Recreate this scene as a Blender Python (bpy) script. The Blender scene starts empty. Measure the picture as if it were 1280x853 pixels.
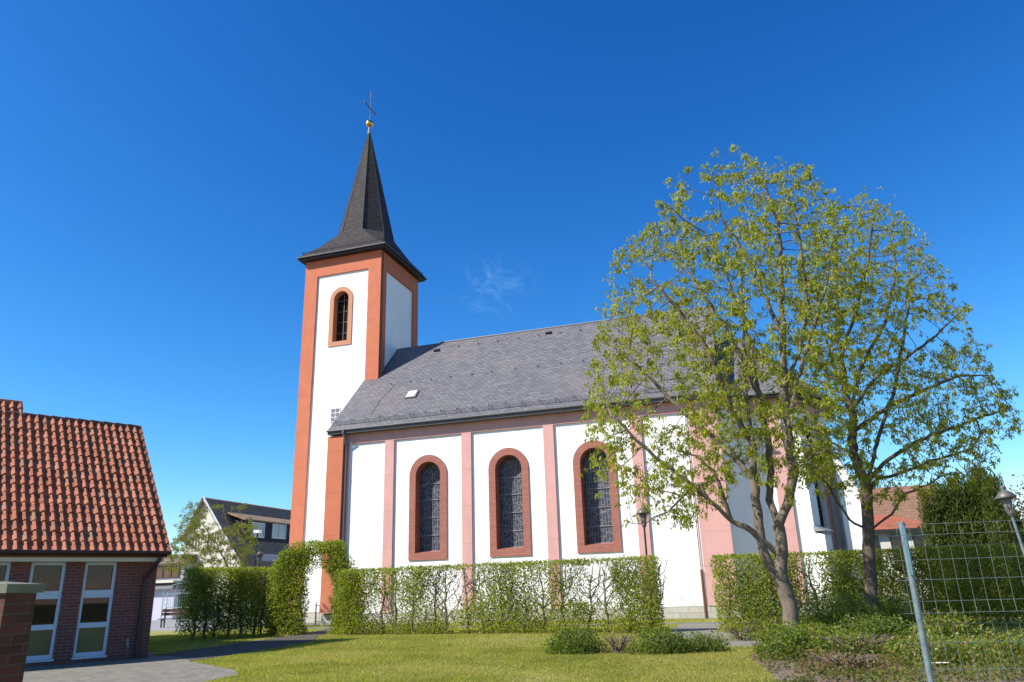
import bpy, math, random
import numpy as np
from mathutils import Vector, Matrix
from mathutils.geometry import tessellate_polygon

R = math.radians
sc = bpy.context.scene
col = sc.collection

# ------------------------------------------------------------------ camera
F_PX = 938.895
PITCH, ROLL, YAW = R(18.26815), R(-1.7634962), R(-17.6562614)
CAM = np.array([0.0, -34.166, 1.4])
cy_, sy_ = math.cos(YAW), math.sin(YAW)
FW = np.array([sy_*math.cos(PITCH), cy_*math.cos(PITCH), math.sin(PITCH)])
R0 = np.array([cy_, -sy_, 0.0]); U0 = np.cross(R0, FW)
RT = math.cos(ROLL)*R0 + math.sin(ROLL)*U0
UP = -math.sin(ROLL)*R0 + math.cos(ROLL)*U0
cd = bpy.data.cameras.new('camera'); cam = bpy.data.objects.new('camera', cd); col.objects.link(cam)
cd.sensor_width = 36; cd.lens = F_PX/1280*36; cd.clip_start = 0.05; cd.clip_end = 5000
M = Matrix.Identity(4)
for i in range(3):
    M[i][0] = RT[i]; M[i][1] = UP[i]; M[i][2] = -FW[i]; M[i][3] = CAM[i]
cam.matrix_world = M
sc.camera = cam

def ray(px, py):
    return FW + RT*(px-640)/F_PX - UP*(py-426.5)/F_PX
def at(px, py, ax, val):
    d = ray(px, py); i = 'xyz'.index(ax); return CAM + d*(val-CAM[i])/d[i]
def dist_at(px, py, dist):
    d = ray(px, py); d = d/np.linalg.norm(d[:2]); return CAM + d*dist

# ------------------------------------------------------------------ light
SUN_EL = R(42)
SUN_H = np.array([0.766, 0.643])            # the way the light travels over the ground
wd = bpy.data.worlds.new('World'); sc.world = wd; wd.use_nodes = True
nt = wd.node_tree; nt.nodes.clear()
o_ = nt.nodes.new('ShaderNodeOutputWorld'); bg = nt.nodes.new('ShaderNodeBackground')
sky = nt.nodes.new('ShaderNodeTexSky'); sky.sky_type = 'NISHITA'; sky.sun_disc = False
sky.sun_elevation = SUN_EL
sky.sun_rotation = math.atan2(-SUN_H[0], -SUN_H[1])
sky.air_density = 1.0; sky.dust_density = 0.25; sky.ozone_density = 5.0; sky.altitude = 100
bg.inputs['Strength'].default_value = 0.105
# a faint wisp of cirrus near the middle of the sky, tied to its direction
geo = nt.nodes.new('ShaderNodeTexCoord')
wdir = ray(618, 358); wdir = wdir/np.linalg.norm(wdir)
sub = nt.nodes.new('ShaderNodeVectorMath'); sub.operation = 'SUBTRACT'; sub.inputs[1].default_value = wdir
nt.links.new(geo.outputs['Generated'], sub.inputs[0])
scl = nt.nodes.new('ShaderNodeVectorMath'); scl.operation = 'MULTIPLY'; scl.inputs[1].default_value = (12, 14, 17)
nt.links.new(sub.outputs[0], scl.inputs[0])
ln = nt.nodes.new('ShaderNodeVectorMath'); ln.operation = 'LENGTH'; nt.links.new(scl.outputs[0], ln.inputs[0])
fall = nt.nodes.new('ShaderNodeMapRange'); fall.inputs[1].default_value = 1.0; fall.inputs[2].default_value = 0.05
fall.inputs[3].default_value = 0; fall.inputs[4].default_value = 1; fall.interpolation_type = 'SMOOTHERSTEP'
nt.links.new(ln.outputs['Value'], fall.inputs[0])
nz = nt.nodes.new('ShaderNodeTexNoise'); nz.inputs['Scale'].default_value = 22; nz.inputs['Detail'].default_value = 9; nz.inputs['Roughness'].default_value = .65
nz.inputs['Distortion'].default_value = 2.2
nt.links.new(geo.outputs['Generated'], nz.inputs['Vector'])
nr = nt.nodes.new('ShaderNodeMapRange'); nr.inputs[1].default_value = .46; nr.inputs[2].default_value = .75
nr.inputs[3].default_value = 0; nr.inputs[4].default_value = .30
nt.links.new(nz.outputs[0], nr.inputs[0])
ml = nt.nodes.new('ShaderNodeMath'); ml.operation = 'MULTIPLY'
nt.links.new(fall.outputs[0], ml.inputs[0]); nt.links.new(nr.outputs[0], ml.inputs[1])
mx = nt.nodes.new('ShaderNodeMix'); mx.data_type = 'RGBA'; mx.inputs[7].default_value = (2.2, 4.0, 6.6, 1)
# deeper, more saturated blue than the raw model gives (polarised spring sky): one curve per channel
sep = nt.nodes.new('ShaderNodeSeparateColor'); cmb = nt.nodes.new('ShaderNodeCombineColor'); nt.links.new(sky.outputs[0], sep.inputs[0])
K_ = 0.168
for i_, (g_, k_) in enumerate(((2.2, 1.65), (1.45, 1.18), (1.08, 1.17))):
    a_ = nt.nodes.new('ShaderNodeMath'); a_.operation = 'MULTIPLY'; a_.inputs[1].default_value = K_; nt.links.new(sep.outputs[i_], a_.inputs[0])
    b_ = nt.nodes.new('ShaderNodeMath'); b_.operation = 'POWER'; b_.inputs[1].default_value = g_; nt.links.new(a_.outputs[0], b_.inputs[0])
    c_ = nt.nodes.new('ShaderNodeMath'); c_.operation = 'MULTIPLY'; c_.inputs[1].default_value = k_/K_; nt.links.new(b_.outputs[0], c_.inputs[0])
    nt.links.new(c_.outputs[0], cmb.inputs[i_])
nt.links.new(ml.outputs[0], mx.inputs[0]); nt.links.new(cmb.outputs[0], mx.inputs[6])
nt.links.new(mx.outputs[2], bg.inputs['Color']); nt.links.new(bg.outputs[0], o_.inputs[0])

sd = bpy.data.lights.new('sun', 'SUN'); sun = bpy.data.objects.new('sun', sd); col.objects.link(sun)
sd.energy = 5.0; sd.angle = R(0.53); sd.color = (1.0, 0.955, 0.88)
L3 = Vector((SUN_H[0]*math.cos(SUN_EL), SUN_H[1]*math.cos(SUN_EL), -math.sin(SUN_EL)))
sun.rotation_euler = L3.to_track_quat('-Z', 'Y').to_euler()
sun.location = (-20, -40, 40)

sc.view_settings.view_transform = 'Standard'; sc.view_settings.look = 'None'
sc.view_settings.exposure = 0.74; sc.view_settings.gamma = 1
sc.view_settings.use_curve_mapping = False

# ------------------------------------------------------------------ materials
def mat(name, c, rough=.85, c2=None, nscale=3., namt=.5, bump=0., bscale=20., spec=.3, metal=0.,
        brick=None, stain=None, slate=None, leaf=None, cells=None, splash=None, patch=None, joints=None):
    """procedural material. c base colour; c2 second colour mixed by noise;
    brick=(w,h,mortar,colA,colB,colM); slate=(w,h) overlapping rows; leaf=(list of colours)"""
    m = bpy.data.materials.new(name); m.use_nodes = True
    t = m.node_tree; N = t.nodes; K = t.links
    b = N['Principled BSDF']; b.inputs['Roughness'].default_value = rough
    b.inputs['Specular IOR Level'].default_value = spec; b.inputs['Metallic'].default_value = metal
    tc = N.new('ShaderNodeTexCoord'); uv = N.new('ShaderNodeUVMap')
    def noise(scale, detail=5, vec=None):
        n = N.new('ShaderNodeTexNoise'); n.inputs['Scale'].default_value = scale; n.inputs['Detail'].default_value = detail
        K.new(vec or tc.outputs['Object'], n.inputs['Vector']); return n.outputs[0]
    def mixc(f, a, bb, mode='MIX'):
        x = N.new('ShaderNodeMix'); x.data_type = 'RGBA'; x.blend_type = mode
        for s, v in ((0, f), (6, a), (7, bb)):
            if isinstance(v, (int, float)): x.inputs[s].default_value = v
            elif isinstance(v, tuple): x.inputs[s].default_value = (*v, 1) if len(v) == 3 else v
            else: K.new(v, x.inputs[s])
        return x.outputs[2]
    def rng(v, a, bb, c0, d):
        r = N.new('ShaderNodeMapRange'); K.new(v, r.inputs[0])
        for i, q in enumerate((a, bb, c0, d)): r.inputs[i+1].default_value = q
        return r.outputs[0]
    def math_(op, a, bb=None):
        x = N.new('ShaderNodeMath'); x.operation = op
        for i, v in enumerate((a, bb)):
            if v is None: continue
            if isinstance(v, (int, float)): x.inputs[i].default_value = v
            else: K.new(v, x.inputs[i])
        return x.outputs[0]
    height = None
    colr = None
    if brick:
        w, h, mo, ca, cb, cm = brick
        bt = N.new('ShaderNodeTexBrick'); K.new(uv.outputs[0], bt.inputs['Vector'])
        bt.inputs['Scale'].default_value = 1; bt.inputs['Brick Width'].default_value = w; bt.inputs['Row Height'].default_value = h
        bt.inputs['Mortar Size'].default_value = mo; bt.inputs['Mortar Smooth'].default_value = .2
        bt.inputs['Color1'].default_value = (*ca, 1); bt.inputs['Color2'].default_value = (*cb, 1); bt.inputs['Mortar'].default_value = (*cm, 1)
        n = noise(9, 4); n2 = noise(60, 3)
        colr = mixc(rng(n, .35, .7, 0, .45), bt.outputs[0], tuple(x*.55 for x in ca))
        colr = mixc(rng(n2, .4, .7, 0, .3), colr, tuple(min(1, x*1.35) for x in cb))
        height = math_('SUBTRACT', 1.0, bt.outputs[1])
        bump = bump or .35
    elif slate:
        w, h = slate
        bt = N.new('ShaderNodeTexBrick'); K.new(uv.outputs[0], bt.inputs['Vector'])
        bt.inputs['Scale'].default_value = 1; bt.inputs['Brick Width'].default_value = w; bt.inputs['Row Height'].default_value = h
        bt.inputs['Mortar Size'].default_value = .014; bt.inputs['Mortar Smooth'].default_value = .4; bt.inputs['Bias'].default_value = 0
        bt.inputs['Color1'].default_value = (*c, 1); bt.inputs['Color2'].default_value = (*(c2 or c), 1)
        bt.inputs['Mortar'].default_value = tuple(x*.25 for x in c)+(1,)
        colr = mixc(rng(noise(1.1, 6), .35, .7, 0, .38), bt.outputs[0], tuple(x*.62 for x in c))
        mpp = N.new('ShaderNodeMapping'); mpp.inputs['Scale'].default_value = (.5, 1.6, 1); K.new(uv.outputs[0], mpp.inputs[0])
        colr = mixc(rng(noise(3.4, 2, mpp.outputs[0]), .58, .68, 0, .55), colr, tuple(x*.4 for x in c))  # dark streaks along the rows: slate shadows put into the colour
        colr = mixc(rng(noise(26, 3), .5, .75, 0, .35), colr, tuple(min(1, x*1.6) for x in c))
        colr = mixc(rng(noise(.35, 5), .5, .7, 0, .3), colr, (c[0]*1.15, c[1]*1.05, c[2]*.75))
        sp = N.new('ShaderNodeSeparateXYZ'); K.new(uv.outputs[0], sp.inputs[0])
        fr = math_('FRACT', math_('DIVIDE', sp.outputs[1], h))
        height = math_('ADD', math_('MULTIPLY', math_('SUBTRACT', 1.0, fr), 1.2), math_('MULTIPLY', math_('SUBTRACT', 1.0, bt.outputs[1]), .6))
        height = math_('ADD', height, math_('MULTIPLY', noise(14, 3), .8))
        bump = bump or .5
    elif leaf:
        g = N.new('ShaderNodeNewGeometry'); cr = N.new('ShaderNodeValToRGB')
        K.new(g.outputs['Random Per Island'], cr.inputs[0])
        cr.color_ramp.elements[0].color = (*leaf[0], 1); cr.color_ramp.elements[1].color = (*leaf[-1], 1)
        for i, q in enumerate(leaf[1:-1]):
            e = cr.color_ramp.elements.new((i+1)/(len(leaf)-1)); e.color = (*q, 1)
        colr = mixc(rng(noise(.9, 3), .35, .7, 0, .5), cr.outputs[0], tuple(x*.7 for x in leaf[0]))
    else:
        colr = mixc(rng(noise(nscale, 6), .3, .7, 0, namt), c, c2) if c2 else mixc(1.0, c, c)
    if stain:
        sc_, amt, scol = stain
        mp = N.new('ShaderNodeMapping'); mp.inputs['Scale'].default_value = (1, 1, .18); K.new(tc.outputs['Object'], mp.inputs[0])
        colr = mixc(rng(noise(sc_, 7, mp.outputs[0]), .48, .78, 0, amt), colr, scol)
    if cells:                                   # every tile its own tone
        tw_, dz_, z0_ = cells; s3 = N.new('ShaderNodeSeparateXYZ'); K.new(tc.outputs['Object'], s3.inputs[0])
        cx3 = N.new('ShaderNodeCombineXYZ')
        K.new(math_('FLOOR', math_('DIVIDE', s3.outputs[0], tw_)), cx3.inputs[0]); K.new(math_('FLOOR', math_('DIVIDE', math_('SUBTRACT', s3.outputs[2], z0_), dz_)), cx3.inputs[1])
        wn = N.new('ShaderNodeTexWhiteNoise'); K.new(cx3.outputs[0], wn.inputs['Vector'])
        colr = mixc(rng(wn.outputs['Value'], .45, 1, 0, .6), colr, tuple(x*.5 for x in c)); colr = mixc(rng(wn.outputs['Value'], 0, .25, .3, 0), colr, (c[0]*1.25, c[1]*1.5, c[2]*1.6))
        colr = mixc(rng(noise(38, 4), .56, .7, 0, .5), colr, (.12, .13, .06))
    if joints:                                  # faint lift lines in the plaster
        s6 = N.new('ShaderNodeSeparateXYZ'); K.new(tc.outputs['Object'], s6.inputs[0])
        fz = math_('FRACT', math_('DIVIDE', math_('ADD', s6.outputs[2], math_('MULTIPLY', noise(1.5, 4), .05)), joints))
        colr = mixc(math_('MULTIPLY', math_('LESS_THAN', fz, .014), .45), colr, tuple(x*.55 for x in c))
    if splash:                                  # damp dirt thrown up from the ground and thin runs under the eaves
        s4 = N.new('ShaderNodeSeparateXYZ'); K.new(tc.outputs['Object'], s4.inputs[0])
        lowz = rng(s4.outputs[2], .4, 1.5, 1, 0); n5 = rng(noise(2.3, 7), .35, .7, 0, 1)
        colr = mixc(math_('MULTIPLY', math_('MULTIPLY', lowz, n5), splash), colr, (.36, .36, .28))
        mp5 = N.new('ShaderNodeMapping'); mp5.inputs['Scale'].default_value = (5, 5, .12); K.new(tc.outputs['Object'], mp5.inputs[0])
        colr = mixc(rng(noise(1.4, 5, mp5.outputs[0]), .60, .74, 0, splash*.35), colr, (.42, .42, .38))
    if patch:
        colr = mixc(rng(noise(.32, 6), .45, .68, 0, patch[0]), colr, patch[1]); colr = mixc(rng(noise(2.1, 5), .56, .72, 0, patch[2]), colr, patch[3])
    K.new(colr, b.inputs['Base Color'])
    if bump:
        if height is None: height = noise(bscale, 6)
        bp = N.new('ShaderNodeBump'); bp.inputs['Strength'].default_value = bump; bp.inputs['Distance'].default_value = .02
        K.new(height, bp.inputs['Height']); K.new(bp.outputs[0], b.inputs['Normal'])
    if leaf:
        tr = N.new('ShaderNodeBsdfTranslucent'); K.new(mixc(1.0, colr, (1.5, 1.6, .5), 'MULTIPLY'), tr.inputs[0])
        ms = N.new('ShaderNodeMixShader'); ms.inputs[0].default_value = .5
        K.new(b.outputs[0], ms.inputs[1]); K.new(tr.outputs[0], ms.inputs[2])
        K.new(ms.outputs[0], N['Material Output'].inputs[0])
    return m

WHITE = mat('white_plaster', (.82, .82, .80), .9, (.76, .765, .76), .8, .6, .25, 60, stain=(1.3, .3, (.6, .6, .57)), splash=.8)
SALMON = mat('salmon_plaster', (.52, .165, .085), .9, (.44, .14, .075), 1.6, .7, .3, 50, stain=(2.2, .5, (.40, .15, .10)), splash=.4, joints=2.1)
PINK = mat('pink_plaster', (.60, .335, .30), .9, (.54, .29, .26), 1.4, .7, .3, 50, stain=(2.0, .5, (.43, .26, .24)), splash=.4, joints=1.75)
SURR = mat('brick_surround', (.38, .15, .105), .85, brick=(.62, .085, .009, (.40, .155, .11), (.31, .115, .085), (.20, .10, .08)))
SURRT = mat('bell_surround', (.5, .24, .14), .85, (.44, .2, .12), 2, .5, .3, 40)
PLINTH = mat('sandstone', (.4, .38, .32), .9, brick=(.85, .24, .012, (.46, .44, .38), (.38, .37, .31), (.26, .25, .22)))
SLATE = mat('slate', (.175, .166, .174), .62, (.108, .102, .11), slate=(.30, .18), spec=.35, bump=1.0)
SPIRE = mat('spire_slate', (.062, .054, .052), .75, (.034, .030, .030), slate=(.24, .17), spec=.15, bump=1.0)
ZINC = mat('zinc', (.22, .225, .24), .6, (.16, .165, .175), 5, .6, .1, 30, metal=.3)
DARKM = mat('dark_metal', (.03, .032, .034), .5, (.05, .045, .04), 8, .5, metal=.3)
GUTM = mat('weathered_gutter', (.13, .13, .135), .6, (.08, .08, .085), 5, .6, metal=.2)
COPPER = mat('brown_copper', (.2, .09, .06), .5, (.14, .07, .05), 6, .5, metal=.3)
GOLD = mat('gilding', (.75, .5, .12), .25, (.6, .38, .1), 9, .4, metal=1.0)
LEAD = mat('lead_grey', (.17, .175, .18), .7, (.12, .12, .13), 6, .6)
DARKIN = mat('dark_timber', (.035, .025, .02), .85, (.02, .016, .014), 6, .6)
def glass_mat(name, c, rough=.08, spec=.6):
    return mat(name, c, rough, tuple(x*.6 for x in c), 1.2, .6, spec=spec)
def leaded():
    m = bpy.data.materials.new('leaded_glass'); m.use_nodes = True
    t = m.node_tree; N = t.nodes; K = t.links; b = N['Principled BSDF']
    uv = N.new('ShaderNodeUVMap'); mp = N.new('ShaderNodeMapping'); K.new(uv.outputs[0], mp.inputs[0])
    nn = N.new('ShaderNodeTexNoise'); nn.inputs['Scale'].default_value = 1.6; K.new(uv.outputs[0], nn.inputs['Vector'])
    ad = N.new('ShaderNodeVectorMath'); ad.operation = 'MULTIPLY_ADD'; K.new(nn.outputs[1], ad.inputs[0])
    ad.inputs[1].default_value = (.14, .14, 0); K.new(uv.outputs[0], ad.inputs[2])
    mp = N.new('ShaderNodeMapping'); mp.inputs['Rotation'].default_value = (0, 0, R(90)); K.new(ad.outputs[0], mp.inputs[0])
    b1 = N.new('ShaderNodeTexBrick'); K.new(mp.outputs[0], b1.inputs['Vector'])
    b1.inputs['Scale'].default_value = 1; b1.inputs['Brick Width'].default_value = .36; b1.inputs['Row Height'].default_value = .13
    b1.inputs['Mortar Size'].default_value = .011; b1.offset = .37; b1.squash = .7; b1.squash_frequency = 3
    v = N.new('ShaderNodeTexVoronoi'); v.feature = 'DISTANCE_TO_EDGE'; v.inputs['Scale'].default_value = 2.3; K.new(ad.outputs[0], v.inputs['Vector'])
    lt = N.new('ShaderNodeMath'); lt.operation = 'LESS_THAN'; lt.inputs[1].default_value = .022; K.new(v.outputs[0], lt.inputs[0])
    mxx = N.new('ShaderNodeMath'); mxx.operation = 'MAXIMUM'; K.new(b1.outputs[1], mxx.inputs[0]); K.new(lt.outputs[0], mxx.inputs[1])
    vc = N.new('ShaderNodeTexVoronoi'); vc.inputs['Scale'].default_value = 5; K.new(ad.outputs[0], vc.inputs['Vector'])
    cr = N.new('ShaderNodeValToRGB'); K.new(vc.outputs['Color'], cr.inputs[0])
    cr.color_ramp.elements[0].color = (.028, .032, .048, 1); cr.color_ramp.elements[1].color = (.07, .075, .09, 1)
    x = N.new('ShaderNodeMix'); x.data_type = 'RGBA'; x.inputs[7].default_value = (.18, .185, .19, 1)
    K.new(mxx.outputs[0], x.inputs[0]); K.new(cr.outputs[0], x.inputs[6]); K.new(x.outputs[2], b.inputs['Base Color'])
    b.inputs['Roughness'].default_value = .4; b.inputs['Specular IOR Level'].default_value = .2
    return m
LEADED = leaded()
BRICK = mat('dark_brick', (.1, .035, .025), .8, brick=(.25, .075, .010, (.17, .055, .042), (.11, .038, .032), (.15, .135, .12)))
BRICKP = mat('pillar_brick', (.1, .035, .025), .8, brick=(.25, .078, .008, (.11, .036, .026), (.055, .022, .019), (.08, .068, .055)))
CAPST = mat('cap_concrete', (.13, .128, .095), .9, (.17, .19, .13), 7, .8, .4, 40)
TILE = mat('clay_tile', (.42, .15, .085), .9, (.32, .11, .066), 5.5, .9, .5, 40, spec=.08, stain=(3.2, .85, (.20, .165, .11)), cells=(.205, .2517, 2.54))
BEIGE = mat('soffit_paint', (.52, .50, .38), .8, (.44, .42, .32), 4, .5)
FRAME = mat('window_frame_paint', (.44, .54, .62), .5, (.38, .47, .55), 5, .4)
GLASS = glass_mat('window_glass', (.012, .014, .016), .03, .5)
def clear_glass():
    m = bpy.data.materials.new('clear_window_glass'); m.use_nodes = True; t = m.node_tree; N = t.nodes; N.clear()
    o = N.new('ShaderNodeOutputMaterial'); mx_ = N.new('ShaderNodeMixShader'); tr = N.new('ShaderNodeBsdfTransparent'); gl = N.new('ShaderNodeBsdfGlossy'); fr = N.new('ShaderNodeFresnel')
    tr.inputs[0].default_value = (.42, .46, .45, 1); gl.inputs['Roughness'].default_value = .015; fr.inputs[0].default_value = 1.5
    t.links.new(fr.outputs[0], mx_.inputs[0]); t.links.new(tr.outputs[0], mx_.inputs[1]); t.links.new(gl.outputs[0], mx_.inputs[2]); t.links.new(mx_.outputs[0], o.inputs[0])
    return m
CLEAR = clear_glass()
PANEL = glass_mat('frosted_glass', (.075, .10, .05), .12, .4)
BPIPE = mat('brown_pipe', (.05, .028, .024), .5, (.035, .02, .018), 6, .4)
BARK = mat('bark', (.17, .135, .10), .95, (.10, .08, .06), 9, .9, .9, 26, stain=(6, .4, (.26, .25, .2)))
BARK2 = mat('dark_bark', (.12, .095, .075), .95, (.065, .05, .04), 9, .9, .9, 26, stain=(6, .4, (.2, .18, .15)))
TWIG = mat('hedge_wood', (.15, .12, .095), .9, (.09, .07, .055), 8, .8)
LEAF_T = mat('young_leaf', (.1, .15, .03), .6, leaf=[(.16, .20, .015), (.24, .295, .024), (.34, .38, .033), (.41, .38, .05), (.28, .18, .03)])
LEAF_H = mat('hornbeam_leaf', (.1, .15, .03), .55, leaf=[(.11, .16, .018), (.20, .27, .028), (.28, .35, .04), (.34, .35, .055), (.34, .22, .075)])
LEAF_B = mat('box_leaf', (.1, .15, .03), .5, leaf=[(.075, .105, .018), (.12, .17, .025), (.17, .225, .035), (.22, .25, .045)])
LEAF_G = mat('glossy_leaf', (.1, .15, .03), .4, leaf=[(.08, .12, .018), (.15, .21, .03), (.22, .28, .045), (.32, .31, .07), (.32, .18, .07)])
LEAF_C = mat('conifer_leaf', (.1, .15, .03), .7, leaf=[(.045, .065, .014), (.08, .12, .02), (.13, .17, .03), (.17, .16, .04)])
LEAF_S = mat('small_tree_leaf', (.1, .15, .03), .6, leaf=[(.13, .15, .03), (.2, .22, .04), (.24, .21, .05)])
LITTER = mat('leaf_litter', (.1, .15, .03), .8, leaf=[(.16, .10, .055), (.24, .16, .09), (.3, .22, .13), (.12, .08, .05)])
WOOD = mat('weathered_wood', (.32, .26, .18), .85, (.2, .16, .11), 6, .7, .4, 30)
BENCHW = mat('bench_wood', (.12, .055, .035), .7, (.08, .04, .028), 8, .6)
GREENM = mat('pale_green_iron', (.28, .42, .38), .5, (.2, .3, .27), 8, .5)
GALV = mat('galvanised_steel', (.17, .22, .24), .55, (.10, .135, .15), 18, .8, .15, 60, metal=.3)
BLUEP = mat('worn_blue_paint', (.05, .16, .22), .5, (.2, .26, .28), 14, .6)
LAMPG = mat('lamp_glass', (.22, .21, .19), .25, (.15, .15, .14), 6, .5)
LAMPH = mat('lamp_hood', (.13, .125, .115), .5, (.08, .08, .075), 9, .6, metal=.3)
DTILE = mat('dark_roof_tile', (.31, .21, .135), .8, (.22, .15, .10), slate=(.3, .34))
BTILE = mat('brown_roof_tile', (.24, .135, .085), .8, (.17, .095, .06), slate=(.28, .32))
OTILE = mat('orange_roof_tile', (.36, .115, .06), .8, (.28, .09, .05), slate=(.28, .32))
CREAM = mat('cream_render', (.58, .56, .46), .9, (.48, .46, .38), 1.5, .5)
GREYW = mat('grey_render', (.42, .43, .45), .9, (.34, .35, .37), 2, .5)
SHINGLE = mat('black_shingle', (.025, .026, .032), .7, slate=(.2, .2))
FWHITE = mat('white_frame', (.75, .77, .78), .5)
BLUEGL = glass_mat('blue_window_glass', (.12, .17, .23), .1, 1.0)

# ------------------------------------------------------------------ mesh helpers
class MB:
    def __init__(s): s.v = []; s.f = []
    def add(s, vs, fs):
        o = len(s.v); s.v += [tuple(map(float, q)) for q in vs]; s.f += [tuple(i+o for i in q) for q in fs]; return s
    def box(s, x0, x1, y0, y1, z0, z1):
        return s.add([(x0,y0,z0),(x1,y0,z0),(x1,y1,z0),(x0,y1,z0),(x0,y0,z1),(x1,y0,z1),(x1,y1,z1),(x0,y1,z1)],
                     [(0,3,2,1),(4,5,6,7),(0,1,5,4),(1,2,6,5),(2,3,7,6),(3,0,4,7)])
    def prism(s, poly, z0, z1):                 # CCW polygon seen from above
        n = len(poly)
        z0f = z0 if callable(z0) else (lambda x, y: z0); z1f = z1 if callable(z1) else (lambda x, y: z1)
        vs = [(x, y, z0f(x, y)) for x, y in poly]+[(x, y, z1f(x, y)) for x, y in poly]
        fs = [tuple(range(n-1, -1, -1)), tuple(range(n, 2*n))]+[(i, (i+1) % n, n+(i+1) % n, n+i) for i in range(n)]
        return s.add(vs, fs)
    def slab(s, quad, t):                       # a planar polygon thickened downwards along its normal
        q = [Vector(p) for p in quad]; n = (q[1]-q[0]).cross(q[2]-q[0]).normalized()
        k = len(q); vs = [tuple(p) for p in q]+[tuple(p-n*t) for p in q]
        fs = [tuple(range(k)), tuple(range(2*k-1, k-1, -1))]+[(i, k+i, k+(i+1) % k, (i+1) % k) for i in range(k)]
        return s.add(vs, fs)
    def tube(s, pts, rad, n=6, cap=True):
        pts = [np.array(p, float) for p in pts]; k = len(pts)
        rad = [rad]*k if isinstance(rad, (int, float)) else list(rad)
        o = len(s.v); ref = None
        for i, p in enumerate(pts):
            d = pts[min(i+1, k-1)]-pts[max(i-1, 0)]; d = d/(np.linalg.norm(d)+1e-12)
            if ref is None:
                ref = np.cross(d, (0, 0, 1.)) if abs(d[2]) < .9 else np.cross(d, (1., 0, 0))
            a = ref-d*np.dot(ref, d); a /= (np.linalg.norm(a)+1e-12); ref = a; b = np.cross(d, a)
            for j in range(n):
                t = 2*math.pi*j/n; q = p+(a*math.cos(t)+b*math.sin(t))*rad[i]; s.v.append((float(q[0]), float(q[1]), float(q[2])))
        for i in range(k-1):
            for j in range(n):
                s.f.append((o+i*n+j, o+i*n+(j+1) % n, o+(i+1)*n+(j+1) % n, o+(i+1)*n+j))
        if cap: s.f.append(tuple(o+j for j in range(n-1, -1, -1))); s.f.append(tuple(o+(k-1)*n+j for j in range(n)))
        return s
    def lathe(s, prof, c, n=16):
        o = len(s.v)
        for r, z in prof:
            for j in range(n):
                t = 2*math.pi*j/n; s.v.append((c[0]+r*math.cos(t), c[1]+r*math.sin(t), c[2]+z))
        for i in range(len(prof)-1):
            for j in range(n): s.f.append((o+i*n+j, o+i*n+(j+1) % n, o+(i+1)*n+(j+1) % n, o+(i+1)*n+j))
        s.f.append(tuple(o+j for j in range(n-1, -1, -1))); s.f.append(tuple(o+(len(prof)-1)*n+j for j in range(n)))
        return s
    def build(s, name, m, parent=None, smooth=False):
        me = bpy.data.meshes.new(name)
        me.from_pydata(s.v, [], s.f); me.materials.append(m)
        auto_uv(me)
        if smooth: me.shade_smooth()
        o = bpy.data.objects.new(name, me); col.objects.link(o)
        if parent: o.parent = parent
        return o

def auto_uv(me):
    uv = me.uv_layers.new(name='UVMap')
    n = len(me.polygons); nl = len(me.loops)
    if not n: return
    nor = np.zeros(n*3); me.polygons.foreach_get('normal', nor); nor = nor.reshape(-1, 3)
    tot = np.zeros(n, int); me.polygons.foreach_get('loop_total', tot)
    vi = np.zeros(nl, int); me.loops.foreach_get('vertex_index', vi)
    co = np.zeros(len(me.vertices)*3); me.vertices.foreach_get('co', co); co = co.reshape(-1, 3)
    ln_ = np.repeat(nor, tot, axis=0); p = co[vi]
    h = np.stack([-ln_[:, 1], ln_[:, 0], np.zeros(nl)], 1); l = np.linalg.norm(h, axis=1)
    flat = l < .02; h[flat] = (1, 0, 0); h /= np.linalg.norm(h, axis=1)[:, None]
    w = np.cross(ln_, h); w[flat] = (0, 1, 0)
    out = np.stack([(p*h).sum(1), (p*w).sum(1)], 1).astype(np.float32)
    uv.data.foreach_set('uv', out.ravel())

def raw_mesh(name, V, nper, m, parent=None):
    """V (n*nper,3): separate faces of nper vertices each"""
    V = np.asarray(V, np.float32); nf = len(V)//nper
    me = bpy.data.meshes.new(name); me.vertices.add(len(V)); me.vertices.foreach_set('co', V.ravel())
    me.loops.add(nf*nper); me.loops.foreach_set('vertex_index', np.arange(nf*nper, dtype=np.int32))
    me.polygons.add(nf); me.polygons.foreach_set('loop_start', np.arange(0, nf*nper, nper, dtype=np.int32))
    me.polygons.foreach_set('loop_total', np.full(nf, nper, np.int32))
    me.update(calc_edges=True); me.materials.append(m)
    o = bpy.data.objects.new(name, me); col.objects.link(o)
    if parent: o.parent = parent
    return o

def tag(o, label=None, cat=None, group=None, kind=None):
    if label: o['label'] = label
    if cat: o['category'] = cat
    if group: o['group'] = group
    if kind: o['kind'] = kind
    return o
def empty(name, loc=(0, 0, 0), rz=0):
    o = bpy.data.objects.new(name, None); o.location = loc; o.rotation_euler = (0, 0, rz); o.empty_display_size = .3
    col.objects.link(o); return o

rg = np.random.default_rng(7)
def leaves(P, size, asp=.6, droop=0., rng_=rg, jitter=.35, flat=.0):
    """folded diamond leaves at points P -> vertex array, 4 per leaf"""
    n = len(P); a = rng_.normal(size=(n, 3)); a[:, 2] -= droop*1.5; a[:, 2] *= (1-flat*.7)
    a /= np.linalg.norm(a, axis=1)[:, None]
    b = np.cross(a, rng_.normal(size=(n, 3))); b /= np.linalg.norm(b, axis=1)[:, None]; c = np.cross(a, b)
    s = size*(1+jitter*rng_.normal(size=(n, 1)).clip(-2, 2)*.6)
    q = np.stack([P, P+a*s*.5+b*s*asp*.5+c*s*.08, P+a*s, P+a*s*.5-b*s*asp*.5+c*s*.08], 1)
    return q.reshape(-1, 3)

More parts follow.
